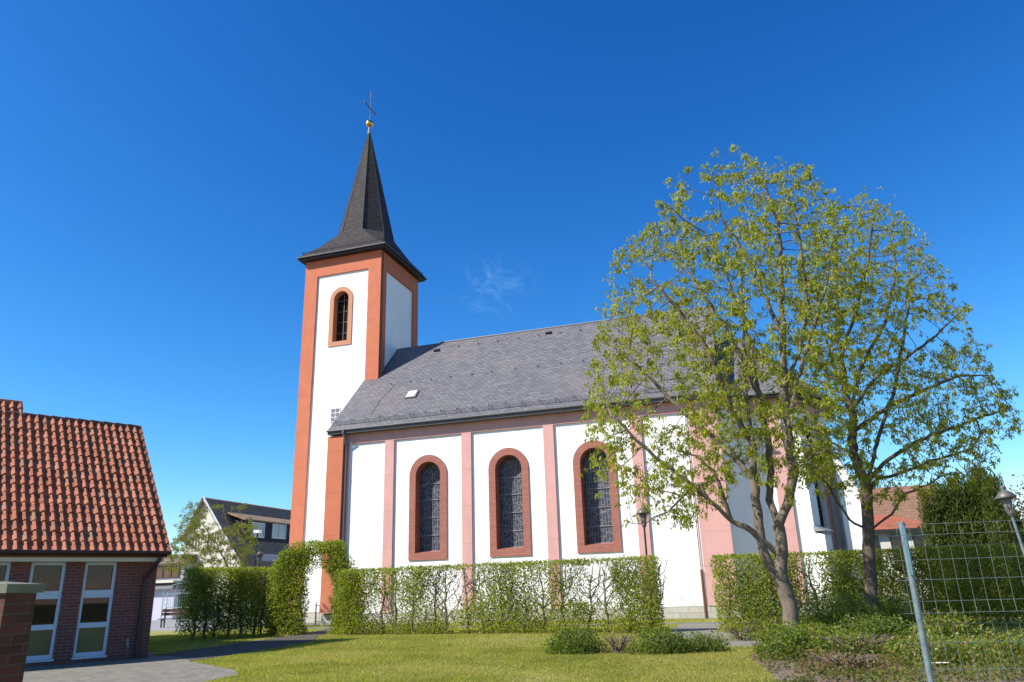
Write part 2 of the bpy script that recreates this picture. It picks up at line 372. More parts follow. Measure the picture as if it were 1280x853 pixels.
# value noise for densities
_g = np.random.default_rng(3).random((64, 64, 16))
def vn(x, y, z=0.):
    x = np.asarray(x, float); y = np.asarray(y, float); z = np.broadcast_to(np.asarray(z, float), x.shape)
    xi = np.floor(x).astype(int); yi = np.floor(y).astype(int); zi = np.floor(z).astype(int)
    fx, fy, fz = x-xi, y-yi, z-zi
    fx, fy, fz = [q*q*(3-2*q) for q in (fx, fy, fz)]
    r = 0
    for dx in (0, 1):
        for dy in (0, 1):
            for dz in (0, 1):
                r = r+_g[(xi+dx) % 64, (yi+dy) % 64, (zi+dz) % 16]*(fx if dx else 1-fx)*(fy if dy else 1-fy)*(fz if dz else 1-fz)
    return r

# ------------------------------------------------------------------ ground
GRASSG = mat('grass_ground', (.21, .215, .045), .95, (.28, .24, .075), 1.1, .9, .6, 70, stain=(.9, .4, (.16, .14, .06)), patch=(.5, (.30, .25, .10), .4, (.12, .15, .03)))
FARG = mat('far_ground', (.10, .11, .05), .95, (.13, .12, .08), .2, .8, .3, 10)
SOIL = mat('soil', (.13, .095, .065), .95, (.20, .155, .11), 5, .9, .8, 40)
PAVE = mat('grey_pavers', (.3, .29, .26), .9, brick=(.16, .16, .014, (.27, .245, .195), (.16, .147, .12), (.07, .065, .05)))
DPATH = mat('dark_path', (.065, .056, .043), .95, (.10, .088, .068), 4, .8, .5, 60)
ASPH = mat('asphalt', (.12, .115, .11), .92, (.17, .16, .15), 3, .8, .5, 90)
GRAVEL = mat('pale_gravel', (.24, .225, .19), .95, (.16, .15, .12), 9, .9, .8, 90)
YARD = mat('yard_paving', (.26, .255, .25), .9, (.21, .205, .2), .8, .7, .3, 60)
tag(MB().add([(-900,-900,0),(900,-900,0),(900,900,0),(-900,900,0)], [(0,1,2,3)]).build('ground', FARG), kind='structure')
def sheet(name, poly, z, m):
    return tag(MB().add([(x, y, z) for x, y in poly], [tuple(range(len(poly)))]).build(name, m), kind='structure')
sheet('lawn', [(-30,-40),(30,-40),(30,-.2),(-30,-.2)], .004, GRASSG)
sheet('yard', [(-70,-3.2),(-24.5,-3.2),(-21.5,-.5),(-25.6,3),(-25.6,30),(-70,30)], .008, YARD)
PATH = [(-20.5,-30),(-9.2,-30),(-9.4,-23.5),(-9.7,-21.15),(-10.6,-20.2),(-11.9,-19.3),(-13.1,-18.5),(-14.2,-17.4),(-15.3,-16.9),(-16.4,-16.4),(-20.5,-22)]
WAY = [(-13.1,-18.5),(-13.2,-17.0),(-13.3,-14.6),(-13.9,-12.3),(-14.75,-10.4),(-15.7,-8.9),(-16.0,-7.0),(-17.2,-3.6),(-18.6,-3.5),(-17.3,-7.0),(-17.0,-9.4),(-16.4,-12.2),(-16.0,-15.5),(-15.6,-16.8),(-14.2,-17.4)]
sheet('pavement', PATH, .012, PAVE)
sheet('footpath', WAY, .014, DPATH)
sheet('path', [(-21.4,-3.6),(12,-5.4),(12,-4.1),(-3.2,-3.6),(-21.4,-2.2)], .012, ASPH)
sheet('gravel_path', [(-3.3,-4.5),(-3.25,-9.5),(-3.4,-12.9),(-2.6,-15.5),(-.6,-15.2),(.3,-13.6),(-.2,-11.6),(-1.7,-9.6),(-1.8,-4.6)], .016, GRAVEL)
sheet('soil_bed', [(-.1,-14.6),(-.6,-17.5),(-.15,-21),(.1,-25),(8,-25),(10,-12.6),(5.0,-13.8),(3.2,-11.0),(1.2,-10.9),(.2,-12.4)], .010, SOIL)
sheet('shaded_path', [(3.9,-12.9),(14,-11.2),(14,-12.8),(4.6,-14.3)], .014, ASPH)

def in_poly(x, y, poly):
    c = np.zeros(len(x), bool); n = len(poly)
    for i in range(n):
        x0, y0 = poly[i]; x1, y1 = poly[(i+1) % n]
        k = ((y0 > y) != (y1 > y)) & (x < (x1-x0)*(y-y0)/((y1-y0) or 1e-9)+x0); c ^= k
    return c
HALL_E = np.array([.5, .8660]); HALL_P = np.array([-15.34, -17.42])
def grass(n, x0, x1, y0, y1, hgt, avoid):
    x = rg.uniform(x0, x1, n); y = rg.uniform(y0, y1, n)
    k = np.ones(n, bool)
    for p in avoid: k &= ~in_poly(x, y, p)
    k &= rg.random(n) < .35+.9*vn(x*.8, y*.8)
    x, y = x[k], y[k]; n = len(x)
    t = rg.uniform(0, 2*math.pi, n); h = hgt*(.4+.9*vn(x*.5+9, y*.5)+.25*rg.random(n)); w = .006+.004*rg.random(n)
    lx, ly = rg.normal(0, .35, n)*h, rg.normal(0, .35, n)*h
    z = np.full(n, .003)
    A = np.stack([x-np.cos(t)*w, y-np.sin(t)*w, z], 1); B = np.stack([x+np.cos(t)*w, y+np.sin(t)*w, z], 1)
    C = np.stack([x+lx, y+ly, h], 1)
    return np.stack([A, B, C], 1).reshape(-1, 3)
PAVP = PATH
GRPATH = [(-3.3,-4.5),(-3.25,-9.5),(-3.4,-12.9),(-2.6,-15.5),(-.6,-15.2),(.3,-13.6),(-.2,-11.6),(-1.7,-9.6),(-1.8,-4.6)]
BED = [(-.1,-14.6),(-.6,-17.5),(-.15,-21),(.1,-25),(8,-25),(10,-12.6),(5.0,-13.8),(3.2,-11.0),(1.2,-10.9),(.2,-12.4)]
APATH = [(-21.4,-3.6),(12,-5.4),(12,-4.1),(-3.2,-3.6),(-21.4,-2.2)]
SPATH = [(3.9,-12.9),(14,-11.2),(14,-12.8),(4.6,-14.3)]
GRASSB = mat('grass_blade', (.1, .15, .03), .7, leaf=[(.17, .20, .032), (.27, .29, .05), (.36, .335, .075), (.42, .37, .14)], patch=(.6, (.40, .35, .12), .5, (.13, .19, .03)))
AV = [WAY, PAVP, GRPATH, BED, APATH, SPATH]
V = np.concatenate([grass(230000, -16, 1, -23, -15, .05, AV), grass(200000, -24, 12, -15.5, -6.5, .055, AV), grass(50000, -24, 12, -6.5, -.3, .06, AV)])
tag(raw_mesh('grass', V, 3, GRASSB), 'short spring grass with bare and yellowish patches', 'grass', kind='stuff')
# daisies: tiny flat white heads in drifts
n = 5200; x = rg.uniform(-13, .5, n); y = rg.uniform(-22.5, -10, n)
k = (rg.random(n) < (vn(x*.45+4, y*.45)*1.5-.55).clip(0, 1)) & ~in_poly(x, y, PAVP) & ~in_poly(x, y, GRPATH) & ~in_poly(x, y, BED)
x, y = x[k], y[k]; n = len(x); a = np.arange(6)*math.pi/3
V = np.stack([x[:, None]+.011*np.cos(a), y[:, None]+.011*np.sin(a), np.full((n, 6), .055)+.005*np.cos(a)], 2).reshape(-1, 3)
DAISY = mat('daisy_petal', (.8, .8, .76), .7)
tag(raw_mesh('daisies', V, 6, DAISY), 'tiny white daisies scattered in the lawn', 'daisies', kind='stuff')

def win(par, plane, x0, x1, z0, z1, fm=FWHITE, gm=BLUEGL, split=1, off=.03):
    """plane(u, d, z): d outwards"""
    def bx(g, a, b_, c, d, d0, d1):
        vs = [plane(a, d0, c), plane(b_, d0, c), plane(b_, d1, c), plane(a, d1, c), plane(a, d0, d), plane(b_, d0, d), plane(b_, d1, d), plane(a, d1, d)]
        g.add(vs, [(0,3,2,1),(4,5,6,7),(0,1,5,4),(1,2,6,5),(2,3,7,6),(3,0,4,7)])
    g = MB(); t = .07
    bx(g, x0, x0+t, z0, z1, 0, off+.04); bx(g, x1-t, x1, z0, z1, 0, off+.04); bx(g, x0+t, x1-t, z0, z0+t, 0, off+.04); bx(g, x0+t, x1-t, z1-t, z1, 0, off+.04)
    for i in range(1, split+1):
        xm = x0+(x1-x0)*i/(split+1); bx(g, xm-t*.5, xm+t*.5, z0+t, z1-t, 0, off+.035)
    w_ = g.build('window', fm, par)
    g = MB(); g.add([plane(x0+t, off, z0+t), plane(x1-t, off, z0+t), plane(x1-t, off, z1-t), plane(x0+t, off, z1-t)], [(0, 1, 2, 3)]); g.build('pane', gm, w_)
    return w_

# ------------------------------------------------------------------ church
church = empty('church', (-11, 5.8, 0)); CH = Vector((-11, 5.8, 0))
tag(church, 'white plastered village church with pink pilasters, slate roof and square west tower', 'church')
def cb(mb, name, m, parent=church, smooth=False, off=CH):
    o = mb.build(name, m, None, smooth); o.parent = parent
    if off is not None: o.location = -off
    return o
def sub(mb, name, m, parent, smooth=False):    # child of a part that already carries the offset
    o = mb.build(name, m, None, smooth); o.parent = parent; return o

def arch(cx, hw, z0, spring, n=18):
    """outline of a round headed opening, CCW in (x,z)"""
    p = [(cx-hw, z0), (cx+hw, z0)]
    for i in range(n+1):
        t = math.pi*i/n; p.append((cx+hw*math.cos(t), spring+hw*math.sin(t)))
    return p
def holed(mb, outer, holes, f3):
    polys = [[Vector((a, b, 0)) for a, b in outer]]+[[Vector((a, b, 0)) for a, b in reversed(h)] for h in holes]
    tri = tessellate_polygon(polys); flat = [p for q in polys for p in q]
    o = len(mb.v); mb.v += [tuple(f3(p.x, p.y)) for p in flat]
    for t in tri:
        a, b, c = [flat[i] for i in t]
        if (b-a).cross(c-a).z < 0: t = (t[0], t[2], t[1])
        mb.f.append(tuple(o+i for i in t))
def ring(mb, out, inn, y0, yin, f3):
    """front ring face between two outlines at depth y0, inner reveal back to yin, outer edge back to 0"""
    n = len(out); o = len(mb.v)
    mb.v += [tuple(f3(a, y0, b)) for a, b in out]+[tuple(f3(a, y0, b)) for a, b in inn]+[tuple(f3(a, yin, b)) for a, b in inn]+[tuple(f3(a, .02, b)) for a, b in out]
    for i in range(n):
        j = (i+1) % n
        mb.f += [(o+i, o+j, o+n+j, o+n+i), (o+n+i, o+n+j, o+2*n+j, o+2*n+i), (o+3*n+i, o+3*n+j, o+j, o+i)]

NX0, NX1, NY1 = -20.9, -1.4, 11.6
WCX = [-15.42, -11.25, -7.08]
EAVE = 9.42
# south wall with three arched openings
mb = MB()
holed(mb, [(NX0, 0), (NX1, 0), (NX1, EAVE), (NX0, EAVE)], [arch(c, .85, 2.98, 6.86) for c in WCX], lambda a, b: (a, 0, b))
# north, west gable, east gable, south-east splay and choir, apse
CHOIR = [(NX1, 0), (.1, 1.5), (1.72, 1.5), (3.4, 4.3), (3.4, 7.3), (1.72, 10.1), (.1, 10.1), (NX1, NY1)]
mb.add([(NX0,NY1,0),(NX1,NY1,0),(NX1,NY1,EAVE),(NX0,NY1,EAVE)], [(1,0,3,2)])
mb.add([(NX0,0,0),(NX0,NY1,0),(NX0,NY1,EAVE),(NX0,5.8,15.1),(NX0,0,EAVE)], [(1,0,4,3,2)])
mb.add([(NX1-.3,0,EAVE-.2),(NX1-.3,NY1,EAVE-.2),(NX1-.3,5.8,15.1)], [(0,1,2)])
cb(mb, 'nave_wall', WHITE)
mb = MB()
for i in range(len(CHOIR)-1):
    if i == 2: continue
    a, b = CHOIR[i], CHOIR[i+1]
    mb.add([(*a, 0), (*b, 0), (*b, EAVE), (*a, EAVE)], [(0, 1, 2, 3)])
# shaded south-east side of the apse, with its tall opening
A, B = np.array(CHOIR[2]), np.array(CHOIR[3]); T = (B-A)/np.linalg.norm(B-A); LEN = np.linalg.norm(B-A); NO = np.array([T[1], -T[0]])
def ap(s, d, z): q = A+T*s+NO*(-d); return (q[0], q[1], z)
W0, W1, WZ0, WZ1 = 1.05, 2.0, 3.55, 7.9
holed(mb, [(0, 0), (LEN, 0), (LEN, EAVE), (0, EAVE)], [[(W0, WZ0), (W1, WZ0), (W1, WZ1), (W0, WZ1)]], lambda a, b: ap(a, 0, b))
cb(mb, 'choir_wall', WHITE)
w = cb(MB(), 'window', DARKIN)
mb = MB(); mb.add([ap(W0, .2, WZ0), ap(W1, .2, WZ0), ap(W1, .2, WZ1), ap(W0, .2, WZ1)], [(0, 1, 2, 3)]); sub(mb, 'pane', DARKIN, w)
mb = MB()
for (s0, z0), (s1, z1) in (((W0,WZ0),(W1,WZ0)), ((W1,WZ0),(W1,WZ1)), ((W1,WZ1),(W0,WZ1)), ((W0,WZ1),(W0,WZ0))):
    mb.add([ap(s0, 0, z0), ap(s1, 0, z1), ap(s1, .2, z1), ap(s0, .2, z0)], [(0, 1, 2, 3)])
sub(mb, 'reveal', WHITE, w)
for z in (4.4, 5.3, 6.2, 7.1): sub(MB().tube([ap(W0, .17, z), ap(W1, .17, z)], .02, 5), 'bar', LEAD, w)
# stepped buttress at the corner of the apse with a slate weathering
ang = math.atan2(T[1], T[0])
def rot_prism(mb, s0, s1, d0, d1, z0, z1a, z1b):
    q = [ap(s0, -d1, 0)[:2], ap(s1, -d1, 0)[:2], ap(s1, -d0, 0)[:2], ap(s0, -d0, 0)[:2]]
    vs = [(*q[0], z0), (*q[1], z0), (*q[2], z0), (*q[3], z0), (*q[0], z1a), (*q[1], z1a), (*q[2], z1b), (*q[3], z1b)]
    mb.add(vs, [(0,3,2,1),(4,5,6,7),(0,1,5,4),(1,2,6,5),(2,3,7,6),(3,0,4,7)])
mb = MB(); rot_prism(mb, .02, .62, 0, .35, 0, 7.4, 8.0); rot_prism(mb, .04, .60, .35, .75, 0, 3.2, 3.35)
bt = cb(mb, 'buttress', WHITE)
mb = MB(); rot_prism(mb, -.06, .70, .35, .86, 3.36, 3.36, 3.62); sub(mb, 'weathering', ZINC, bt)
mb = MB(); rot_prism(mb, 2.15, 2.4, 0, .10, .5, 8.7, 8.7); cb(mb, 'pilaster', PINK)
mb = MB(); rot_prism(mb, 1.15, 1.95, 0, .03, 2.5, 2.95, 2.95); cb(mb, 'blind_panel', LEAD)
# narrow annex against the outer corner of the apse, its south face to the sun, top sloping down to the east
mb = MB(); y0, y1 = 2.62, 7.0
pr_ = [(3.36, 0), (4.16, 0), (4.16, 5.0), (3.86, 5.95), (3.36, 7.0)]
mb.add([(x, y0, z) for x, z in pr_]+[(x, y1, z) for x, z in pr_], [(0,1,2,3,4),(9,8,7,6,5),(1,6,7,2),(2,7,8,3),(3,8,9,4),(0,4,9,5)])
cb(mb, 'annex_wall', WHITE)
mb = MB(); mb.slab([(3.34, y0-.05, 7.07), (3.88, y0-.05, 5.98), (3.88, y1, 5.98), (3.34, y1, 7.07)], .05); cb(mb, 'annex_roof', ZINC)
# plinth
mb = MB(); mb.box(NX0-.1, NX1+.06, -.07, .1, 0, .5)
mb.box(-25.37, -20.0, 3.12, 3.4, 0, .55); mb.box(NX0-.15, NX0+.3, -.06, 3.3, 0, .52)
for i in range(len(CHOIR)-1):
    a, b = np.array(CHOIR[i]), np.array(CHOIR[i+1]); t = (b-a)/np.linalg.norm(b-a); nn = np.array([t[1], -t[0]])*.055
    mb.prism([tuple(a+nn), tuple(b+nn), tuple(b), tuple(a)], 0, .498)
cb(mb, 'plinth', PLINTH)
# frieze under the eaves
mb = MB(); mb.box(-20.08, NX1+.02, -.09, .02, 8.77, EAVE)
for i in range(len(CHOIR)-1):
    a, b = np.array(CHOIR[i]), np.array(CHOIR[i+1]); t = (b-a)/np.linalg.norm(b-a); nn = np.array([t[1], -t[0]])*.085
    mb.prism([tuple(a+nn), tuple(b+nn), tuple(b), tuple(a)], 8.768, EAVE-.01)
cb(mb, 'frieze', PINK)
for x0 in (-17.79, -13.62, -9.44, -5.30):
    cb(MB().box(x0, x0+.51, -.10, .02, .5, 8.768), 'pilaster', PINK)
cb(MB().box(-2.63, -1.35, -.10, .02, .5, 8.768), 'pilaster', PINK)
cb(MB().box(.72, 1.30, 1.38, 1.52, .5, 8.765), 'pilaster', PINK)
tag(cb(MB().box(-20.99, -20.07, -.32, .3, .55, 9.2), 'pilaster', SALMON), 'salmon corner pilaster, brighter than the pink ones')
cb(MB().box(-20.06, -19.86, -.08, .02, .5, 8.77), 'pilaster', PINK)
# nave windows
for c in WCX:
    mb = MB(); f3 = lambda a, y, b: (a, y, b)
    out = arch(c, 1.0, 2.84, 6.86); inn = arch(c, .66, 3.17, 6.86); ring(mb, out, inn, -.06, .53, f3)
    w = cb(mb, 'window', SURR)
    g = MB(); pts = arch(c, .68, 3.15, 6.86); g.add([(a, .50, b) for a, b in pts], [tuple(range(len(pts)))]); sub(g, 'pane', LEADED, w)
    for z in (3.26, 4.0, 4.85, 5.7, 6.5): sub(MB().box(c-.66, c+.66, .465, .498, z-.02, z+.02), 'bar', ZINC, w)
    g = MB(); g.add([(c-.655, .49, 3.26), (c-.655, -.02, 3.175), (c+.655, -.02, 3.175), (c+.655, .49, 3.26)], [(0, 3, 2, 1)]); sub(g, 'sill', SURR, w)

# nave roof
RX0, RX1 = -20.98, -1.25
EY, EZ, RY, RZ = -.44, 9.49, 5.8, 15.72
mb = MB(); mb.slab([(RX0, EY, EZ), (RX1, EY, EZ), (RX1, RY, RZ), (RX0, RY, RZ)], .14)
mb.slab([(RX0, RY, RZ-.003), (RX1, RY, RZ-.003), (RX1, 2*RY-EY, EZ), (RX0, 2*RY-EY, EZ)], .14)
roof = cb(mb, 'roof', SLATE)
sub(MB().tube([(-17.3, RY, RZ+.02), (RX1, RY, RZ+.02)], .05, 6), 'ridge_cap', ZINC, roof)
g = MB(); g.tube([(RX0, EY-.05, EZ-.03), (RX1+.1, EY-.05, EZ-.03)], .055, 8); g.box(RX0+.02, RX1, EY+.0, EY+.03, EZ-.21, EZ-.08)
g.box(RX0, RX1, EY+.031, .03, EZ-.208, EZ-.16)
sub(g, 'gutter', GUTM, roof)
def rp(x, y, h=0.): return (x, y-h*.7071, EZ+(y-EY)*(RZ-EZ)/(RY-EY)+h*.7071)
g = MB()
for h in (.04, .10, .16, .22): g.tube([rp(RX0+.1, -.12, h), rp(RX1-.1, -.12, h)], .008, 4)
x = RX0+.1
while x < RX1-.1: g.tube([rp(x, -.12, .0), rp(x, -.12, .23)], .006, 4, False); x += .09
x = RX0+.4
while x < RX1-.1: g.tube([rp(x, -.14, 0), rp(x, -.14, .3), rp(x, .15, .0)], .014, 4, False); x += .85
sub(g, 'snow_guard', ZINC, roof)
hook = None
for yy, xs in ((2.55, np.arange(-18.9, -2.2, 1.22)), (5.18, np.arange(-15.8, -2.2, 1.22))):
    for x in xs:
        x = x+rg.normal(0, .05)
        g = MB(); g.tube([rp(x, yy+.12, .02), rp(x, yy, .02), rp(x, yy-.02, .13), rp(x, yy+.05, .14)], .018, 4)
        sub(g, 'snow_hook', LEAD, roof)
for x, yy in ((-17.2, 5.0), (-10.35, 5.25)):
    g = MB(); g.slab([rp(x-.16, yy, .12), rp(x+.16, yy, .12), rp(x+.16, yy+.22, .03), rp(x-.16, yy+.22, .03)], .10); sub(g, 'vent_tile', DARKM, roof)
g = MB(); g.slab([rp(-17.4, 1.28, .08), rp(-16.78, 1.28, .08), rp(-16.78, 1.8, .08), rp(-17.4, 1.8, .08)], .1)
sk = sub(g, 'skylight', ZINC, roof)
g = MB(); g.slab([rp(-17.34, 1.33, .095), rp(-16.84, 1.33, .095), rp(-16.84, 1.75, .095), rp(-17.34, 1.75, .095)], .01); sub(g, 'pane', mat('skylight_glass', (.5, .55, .58), .12, spec=1.), sk)
# lead flashing at the tower
g = MB(); g.tube([rp(-18.9, .35, .02), rp(-18.9, 1.5, .02), rp(-18.6, 2.5, .02)], .012, 4); sub(g, 'lightning_wire', LEAD, roof)
# choir roof, hipped over the apse
CE = [(-1.6, .95), (.0, 1.0-.0), (2.0, .98), (3.95, 4.15), (3.95, 7.45), (2.0, 10.62), (0, 10.6), (-1.6, 10.65)]
APX = (.0, 5.8, 13.75)
mb = MB()
mb.add([(-1.6, .98, EZ+.02), (2.0, .98, EZ+.02), APX, (-1.6, 5.8, 13.75)], [(0, 1, 2, 3)])
mb.add([(2.0, .98, EZ+.02), (3.95, 4.15, EZ+.02), APX], [(0, 1, 2)])
mb.add([(3.95, 4.15, EZ+.02), (3.95, 7.45, EZ+.02), APX], [(0, 1, 2)])
mb.add([(3.95, 7.45, EZ+.02), (2.0, 10.62, EZ+.02), APX], [(0, 1, 2)])
mb.add([(2.0, 10.62, EZ+.02), (-1.6, 10.62, EZ+.02), (-1.6, 5.8, 13.75), APX], [(0, 1, 2, 3)])
mb.slab([(-1.6, .2, EZ+.018), (-1.0, .2, EZ+.018), (-.1, .98, EZ+.018), (-1.6, .98, EZ+.018)], .1)
croof = cb(mb, 'choir_roof', SLATE)
g = MB(); g.tube([(-1.25, -.2, EZ-.02), (-.15, .92, EZ-.02), (2.03, .92, EZ-.02), (4.02, 4.12, EZ-.02), (4.02, 7.48, EZ-.02), (2.03, 10.68, EZ-.02)], .055, 8)
g.prism([(-1.6, .0), (-1.2, -.1), (-.05, 1.02), (1.98, 1.02), (3.9, 4.18), (3.9, 7.4), (1.98, 10.58), (-1.6, 10.58)], EZ-.16, EZ-.10)
sub(g, 'gutter', GUTM, croof)
# downpipes on the nave
def downpipe(x, y, ztop, zbot, yg, m, par=church):
    g = MB(); g.tube([(x, yg, ztop), (x, yg, ztop-.12), (x+.03, y, ztop-.75), (x+.03, y, zbot+.12), (x+.03, y-.12, zbot)], .05, 8)
    z = zbot+1
    while z < ztop-1: g.tube([(x+.03, y, z), (x+.03, y, z+.05)], .065, 8); z += 2
    return cb(g, 'downpipe', m, par)
downpipe(-20.0, -.18, EZ-.05, .1, EY-.05, ZINC)
g = MB(); g.tube([(-2.76, -.06, 8.7), (-2.76, -.06, 1.9)], .022, 6); g.tube([(-2.76, -.09, 1.95), (-2.76, -.09, .05)], .05, 8)
cb(g, 'downpipe', COPPER)

# tower
TX0, TX1, TY0, TY1 = -25.33, -20.06, 3.2, 8.47
TCX, TCY = -22.66, 5.8
mb = MB()
holed(mb, [(TX0+.1, 0), (TX1-.1, 0), (TX1-.1, 21.4), (TX0+.1, 21.4)], [arch(-22.74, .62, 15.66, 18.5)], lambda a, b: (a, TY0+.1, b))
x0, x1, y0, y1 = TX0+.1, TX1-.1, TY0+.1, TY1-.1
mb.add([(x1,y0,0),(x1,y1,0),(x1,y1,21.4),(x1,y0,21.4)], [(0,1,2,3)]); mb.add([(x0,y0,0),(x0,y1,0),(x0,y1,21.4),(x0,y0,21.4)], [(1,0,3,2)])
mb.add([(x0,y1,0),(x1,y1,0),(x1,y1,21.4),(x0,y1,21.4)], [(1,0,3,2)])
cb(mb, 'tower_wall', WHITE)
PW = .86
for a, b in ((TX0, TX0+PW), (TX1-PW, TX1)):
    for c, d in ((TY0, TY0+.75), (TY1-.75, TY1)):
        cb(MB().box(a, b, c, d, .5, 20.2), 'tower_pilaster', SALMON)
cb(MB().box(TX0, TX1, TY0, TY1, 20.203, 21.45), 'tower_frieze', SALMON)
mb = MB(); f3 = lambda a, y, b: (a, TY0+.1+y, b)
ring(mb, arch(-22.74, .78, 15.5, 18.5), arch(-22.74, .50, 15.78, 18.5), -.05, .5, f3)
w = cb(mb, 'bell_window', SURRT)
g = MB(); pts = arch(-22.74, .52, 15.76, 18.5); g.add([(a, TY0+.56, b) for a, b in pts], [tuple(range(len(pts)))]); sub(g, 'pane', DARKIN, w)
g = MB()
for i in range(26):
    z = 15.9+i*.125; hw = .5 if z < 18.5 else math.sqrt(max(.01, .25-(z-18.5)**2))
    g.add([(-22.74-hw, TY0+.48, z), (-22.74+hw, TY0+.48, z), (-22.74+hw, TY0+.56, z+.09), (-22.74-hw, TY0+.56, z+.09)], [(0, 1, 2, 3)])
sub(g, 'louvre_panel', mat('louvre_wood', (.05, .028, .02), .8, (.035, .02, .016), 8, .6), w)
sub(MB().box(-22.75, -22.72, TY0+.42, TY0+.45, 15.8, 18.98), 'bar', LEAD, w)
for z in (16.4, 17.1, 17.8, 18.5): sub(MB().box(-23.23, -22.25, TY0+.451, TY0+.465, z-.014, z+.014), 'bar', LEAD, w)
# glass block light low in the tower
g = MB(); g.box(-23.12, -22.5, TY0+.06, TY0+.13, 10.88, 11.7); w = cb(g, 'glass_block_window', WHITE)
for i in range(2):
    for j in range(3):
        sub(MB().box(-23.07+i*.29, -22.83+i*.29, TY0+.045, TY0+.055, 10.92+j*.26, 11.13+j*.26), 'pane', LEAD, w)
g = MB(); g.tube([(TX1+.07, TY0+.12, 21.3), (TX1+.07, TY0+.12, 12.9)], .04, 8); cb(g, 'lightning_conductor', COPPER)
# tower eaves, skirt roof, octagonal spire
E_, EZ_ = 3.06, 21.5
mb = MB(); mb.box(TCX-E_+.1, TCX+E_-.1, TCY-E_+.1, TCY+E_-.1, 21.3, 21.44)
cb(mb, 'eaves_board', DARKM)
OA = 1.72; OZ = 23.5; k = .4142*OA
oct_ = [(-k,-OA),(k,-OA),(OA,-k),(OA,k),(k,OA),(-k,OA),(-OA,k),(-OA,-k)]
O3 = [(TCX+a, TCY+b, OZ) for a, b in oct_]
Q3 = [(TCX-E_, TCY-E_, EZ_), (TCX+E_, TCY-E_, EZ_), (TCX+E_, TCY+E_, EZ_), (TCX-E_, TCY+E_, EZ_)]
mb = MB()
for i in range(4):
    a, b = Q3[i], Q3[(i+1) % 4]; c, d = O3[(2*i+1) % 8], O3[2*i]
    # break the slope once so the skirt sweeps outwards
    mid = lambda p, q, f, dz: tuple(p[j]*(1-f)+q[j]*f-(dz if j == 2 else 0) for j in range(3))
    a2, b2 = mid(a, d, .5, .16), mid(b, c, .5, .16)
    mb.add([a, b, b2, a2], [(0, 1, 2, 3)]); mb.add([a2, b2, c, d], [(0, 1, 2, 3)])
    e = O3[(2*i+2) % 8]; b3 = mid(b, e, .5, .16)
    mb.add([b, b3, b2], [(0, 1, 2)]); mb.add([b2, b3, e, c], [(0, 1, 2, 3)])
mb.add([(p[0], p[1], p[2]-.06) for p in Q3], [(3, 2, 1, 0)])
for i in range(4):
    a, b = Q3[i], Q3[(i+1) % 4]; mb.add([(a[0], a[1], a[2]-.06), (b[0], b[1], b[2]-.06), b, a], [(0, 1, 2, 3)])
skirt = cb(mb, 'skirt_roof', SPIRE)
g = MB(); q = [(p[0], p[1], p[2]-.03) for p in Q3]; g.tube(q+[q[0]], .04, 6); sub(g, 'gutter', GUTM, skirt)
g = MB()
for i in range(4):
    a, b = np.array(Q3[i]), np.array(Q3[(i+1) % 4]); inw = np.array([TCX, TCY, EZ_])-(a+b)/2; inw /= np.linalg.norm(inw)
    for h in (.08, .16, .22):
        g.tube([a*.97+b*.03+inw*.25+np.array([0, 0, .2+h]), b*.97+a*.03+inw*.25+np.array([0, 0, .2+h])], .009, 4)
    for f in np.linspace(.05, .95, 12):
        p = a*(1-f)+b*f+inw*.25; g.tube([p+np.array([0, 0, .12]), p+np.array([0, 0, .44])], .011, 4)
sub(g, 'snow_guard', DARKM, skirt)
APEX = (TCX, TCY, 32.15)
mb = MB()
t0 = .012
for i in range(8):
    a, b = O3[i], O3[(i+1) % 8]; mb.add([(a[0], a[1], a[2]-.02), (b[0], b[1], b[2]-.02), APEX], [(0, 1, 2)])
sp = cb(mb, 'spire', SPIRE)
g = MB()
for p in O3: g.tube([p, (APEX[0], APEX[1], APEX[2]-.05)], [.03, .02], 4)
sub(g, 'hip_flashing', mat('weathered_lead', (.085, .08, .075), .6), sp)
g = MB(); g.tube([(TCX, TCY, 31.7), (TCX, TCY, 32.35)], [.12, .06], 8); sub(g, 'finial_collar', ZINC, sp)
ball = [(.30*math.sin(math.pi*i/12)+.001, 32.52-.26*math.cos(math.pi*i/12)) for i in range(13)]
ball = [(r*.9, z) for r, z in ball]
sub(MB().lathe(ball, (TCX, TCY, 0), 20), 'ball', GOLD, sp, True)
g = MB(); g.tube([(TCX, TCY, 32.7), (TCX+.05, TCY, 35.2)], .022, 6); g.tube([(TCX+.045, TCY, 34.55), (TCX+.05, TCY, 35.2)], .045, 6)
g.box(TCX-.0, TCX+.06, TCY-.85, TCY+.85, 33.72, 33.78)
sub(g, 'cross', LEAD, sp)

# ------------------------------------------------------------------ brick hall on the left
hall = empty('brick_hall', (HALL_P[0], HALL_P[1], 0), R(60))
tag(hall, 'low brick hall with steep red pantile roof and tall narrow windows, left of the church', 'building')
